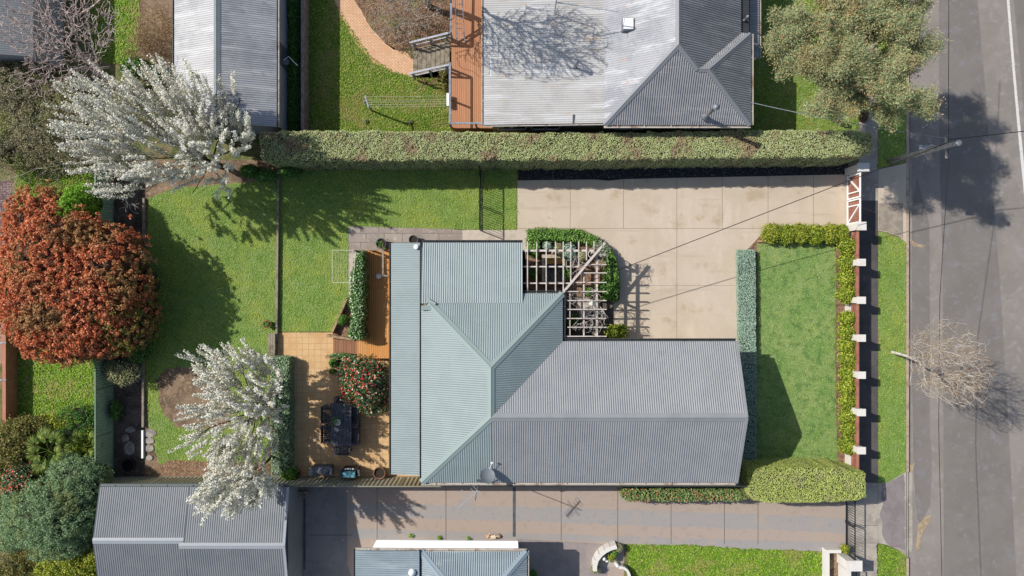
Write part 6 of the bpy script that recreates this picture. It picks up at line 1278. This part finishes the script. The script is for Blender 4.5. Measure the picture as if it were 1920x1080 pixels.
# north neighbour's garden
tree('bare_tree', 'big leafless tree at the top edge shading the pale roof', G(806, 14), P(775, -60, 4.2), .17,
     [(745, -95, 8.2, 110, 80, 1.2), (800, -110, 8.6, 100, 90, 1.1), (700, -60, 7.4, 80, 60, 1.0), (820, -60, 7.6, 70, 50, .9), (770, -20, 5.0, 90, 40, .8), (830, -120, 9.0, 90, 80, .8)], 2400, 24, 92, M_['bark_grey'], .6, capr=.013, rmin=.016, bend=.45, wob=.1)
twigs('grey twiggy shrub in the leaf litter above the weathered stairs', [(740, 40, 1.2, 56, 44, .8), (790, 20, 1.3, 46, 40, .8), (720, 5, 1.2, 40, 30, .7)], 900, 93, M_['bark_silver'], rmin=.008, leafspec=[('foliage', L_['browntwig'], .8, .08, .07, .5, 1, 1, .05)])
bush('green plant at the foot of the weathered stairs beside the deck', [(833, 136, .4, 9, 12, .4), (835, 160, .3, 7, 14, .3)], L_['olive'], 900, .1, .35, seed=94, tilt=.9)
for k, (px, py, d) in enumerate(((686, 227, 'left'), (769, 229, 'right'))):
    bush('tiny pale flowering plant on the neighbouring lawn, %s one of the pair' % d, [(px, py, .06, 4, 4, .1)], L_['silver'], 90, .06, seed=95 + k, group='pale plants on the neighbouring lawn')
# south neighbour's plants
for k, (px, py, r_, lb_, lm) in enumerate(((1159, 1026, 7, 'grey green rosette plant at the top end of the curved white wall', 'silver'), (1116, 1066, 8, 'grey green rosette plant at the bottom end of the curved white wall', 'silver'), (1146, 1044, 6, 'spiky green plant inside the curved white wall', 'lime'), (1152, 1036, 5, 'dark green plant inside the curved white wall', 'green'), (1583, 1028, 8, 'yellow green plant on top of the white planter wall corner', 'lime'), (998, 1076, 9, 'green plant in the shade at the corner of the neighbouring white house', 'green'))):
    bush(lb_, [(px, py, .3, r_, r_, .25)], L_[lm], 420, .1, .3, seed=100 + k, tilt=.8)
for k, (px, py) in enumerate(((770, 1004), (824, 1008), (878, 1010))):
    bush('weed growing at the foot of the white house wall, %s of three' % ('leftmost', 'middle', 'rightmost')[k], [(px, py, .04, 4 - k * .6, 3, .1)], L_['weed'], 90, .06, seed=110 + k, group='weeds along the white wall')

# ------------------------------------------------------------------ grass and ground litter
grass('short mown grass of the left back lawn', lawn_w, G_['lawn'], 520, .065, 3, holes=[dirt1, dirt2])
grass('short mown grass of the back lawn between the edging and the driveway', lawn_m, G_['lawn'], 520, .065, 4)
grass('short mown grass of the front lawn', lawn_f, G_['front'], 560, .06, 5)
grass('short grass of the nature strip', [(1647, 434), (1686, 446), (1698, 455), (1698, 884), (1655, 908), (1647, 906)], G_['lawn'], 480, .065, 6)
grass('patchy grass of the neighbouring lawn at the top', lawn_n, G_['wild'], 520, .09, 7)
grass('lush grass of the neighbouring lawn at the bottom', lawn_s, G_['lush'], 520, .1, 8)
grass('rough grass of the neighbouring lawn at the left', lawn_x, G_['lush'], 420, .11, 9)
grass('grass in front of the neighbouring house under the evergreen tree', [(1395, -10), (1609, -10), (1609, 262), (1395, 266)], G_['wild'], 300, .09, 10)
grass('grass of the nature strip beside the bottom driveway', [(1645, 1020), (1685, 1033), (1700, 1042), (1698, 1100), (1643, 1100)], G_['lush'], 480, .08, 11)
grass('grass of the nature strip under the evergreen tree', [(1647, 60), (1698, 60), (1698, 300), (1647, 315)], G_['lawn'], 300, .08, 12)
grass('green grass patch behind the leafless tree', [(165, -10), (262, -10), (262, 90), (230, 120), (180, 116)], G_['lush'], 320, .11, 13)
def litter(label, px, m, dens, size, seed, name='leaf_litter', z=.022):
    rs = np.random.RandomState(seed); poly = [G(x, y)[:2] for x, y in px]; X, Y = sample_poly(rs, poly, dens); C = np.column_stack([X, Y, z + rs.uniform(0, .02, len(X))]); V, F = leaves(rs, C, np.tile([0, 0, 1.], (len(X), 1)), size, .6, .35); tag(mesh_np(name, V, F, m), label, 'ground litter', None, 'stuff')
litter('fallen leaves and bark over the bed above the weathered stairs', [(664, -10), (690, 40), (720, 78), (782, 118), (846, 120), (846, -10)], L_['browntwig'], 260, .06, 14)
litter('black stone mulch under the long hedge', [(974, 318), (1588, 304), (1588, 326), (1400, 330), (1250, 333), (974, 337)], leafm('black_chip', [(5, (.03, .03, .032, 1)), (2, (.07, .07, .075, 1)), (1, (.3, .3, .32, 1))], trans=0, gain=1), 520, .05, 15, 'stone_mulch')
litter('dry leaf litter in the bed of the back lawn', [(x, y) for x, y in dirt2], L_['browntwig'], 300, .05, 16)
litter('fallen white petals on the lawn under the blossom trees', [(290, 340), (520, 330), (640, 400), (520, 640), (505, 880), (300, 880)], leafm('petal', [(1, (.7, .68, .64, 1))], gain=1, blue=1), 9, .035, 17, 'petals', z=.05)
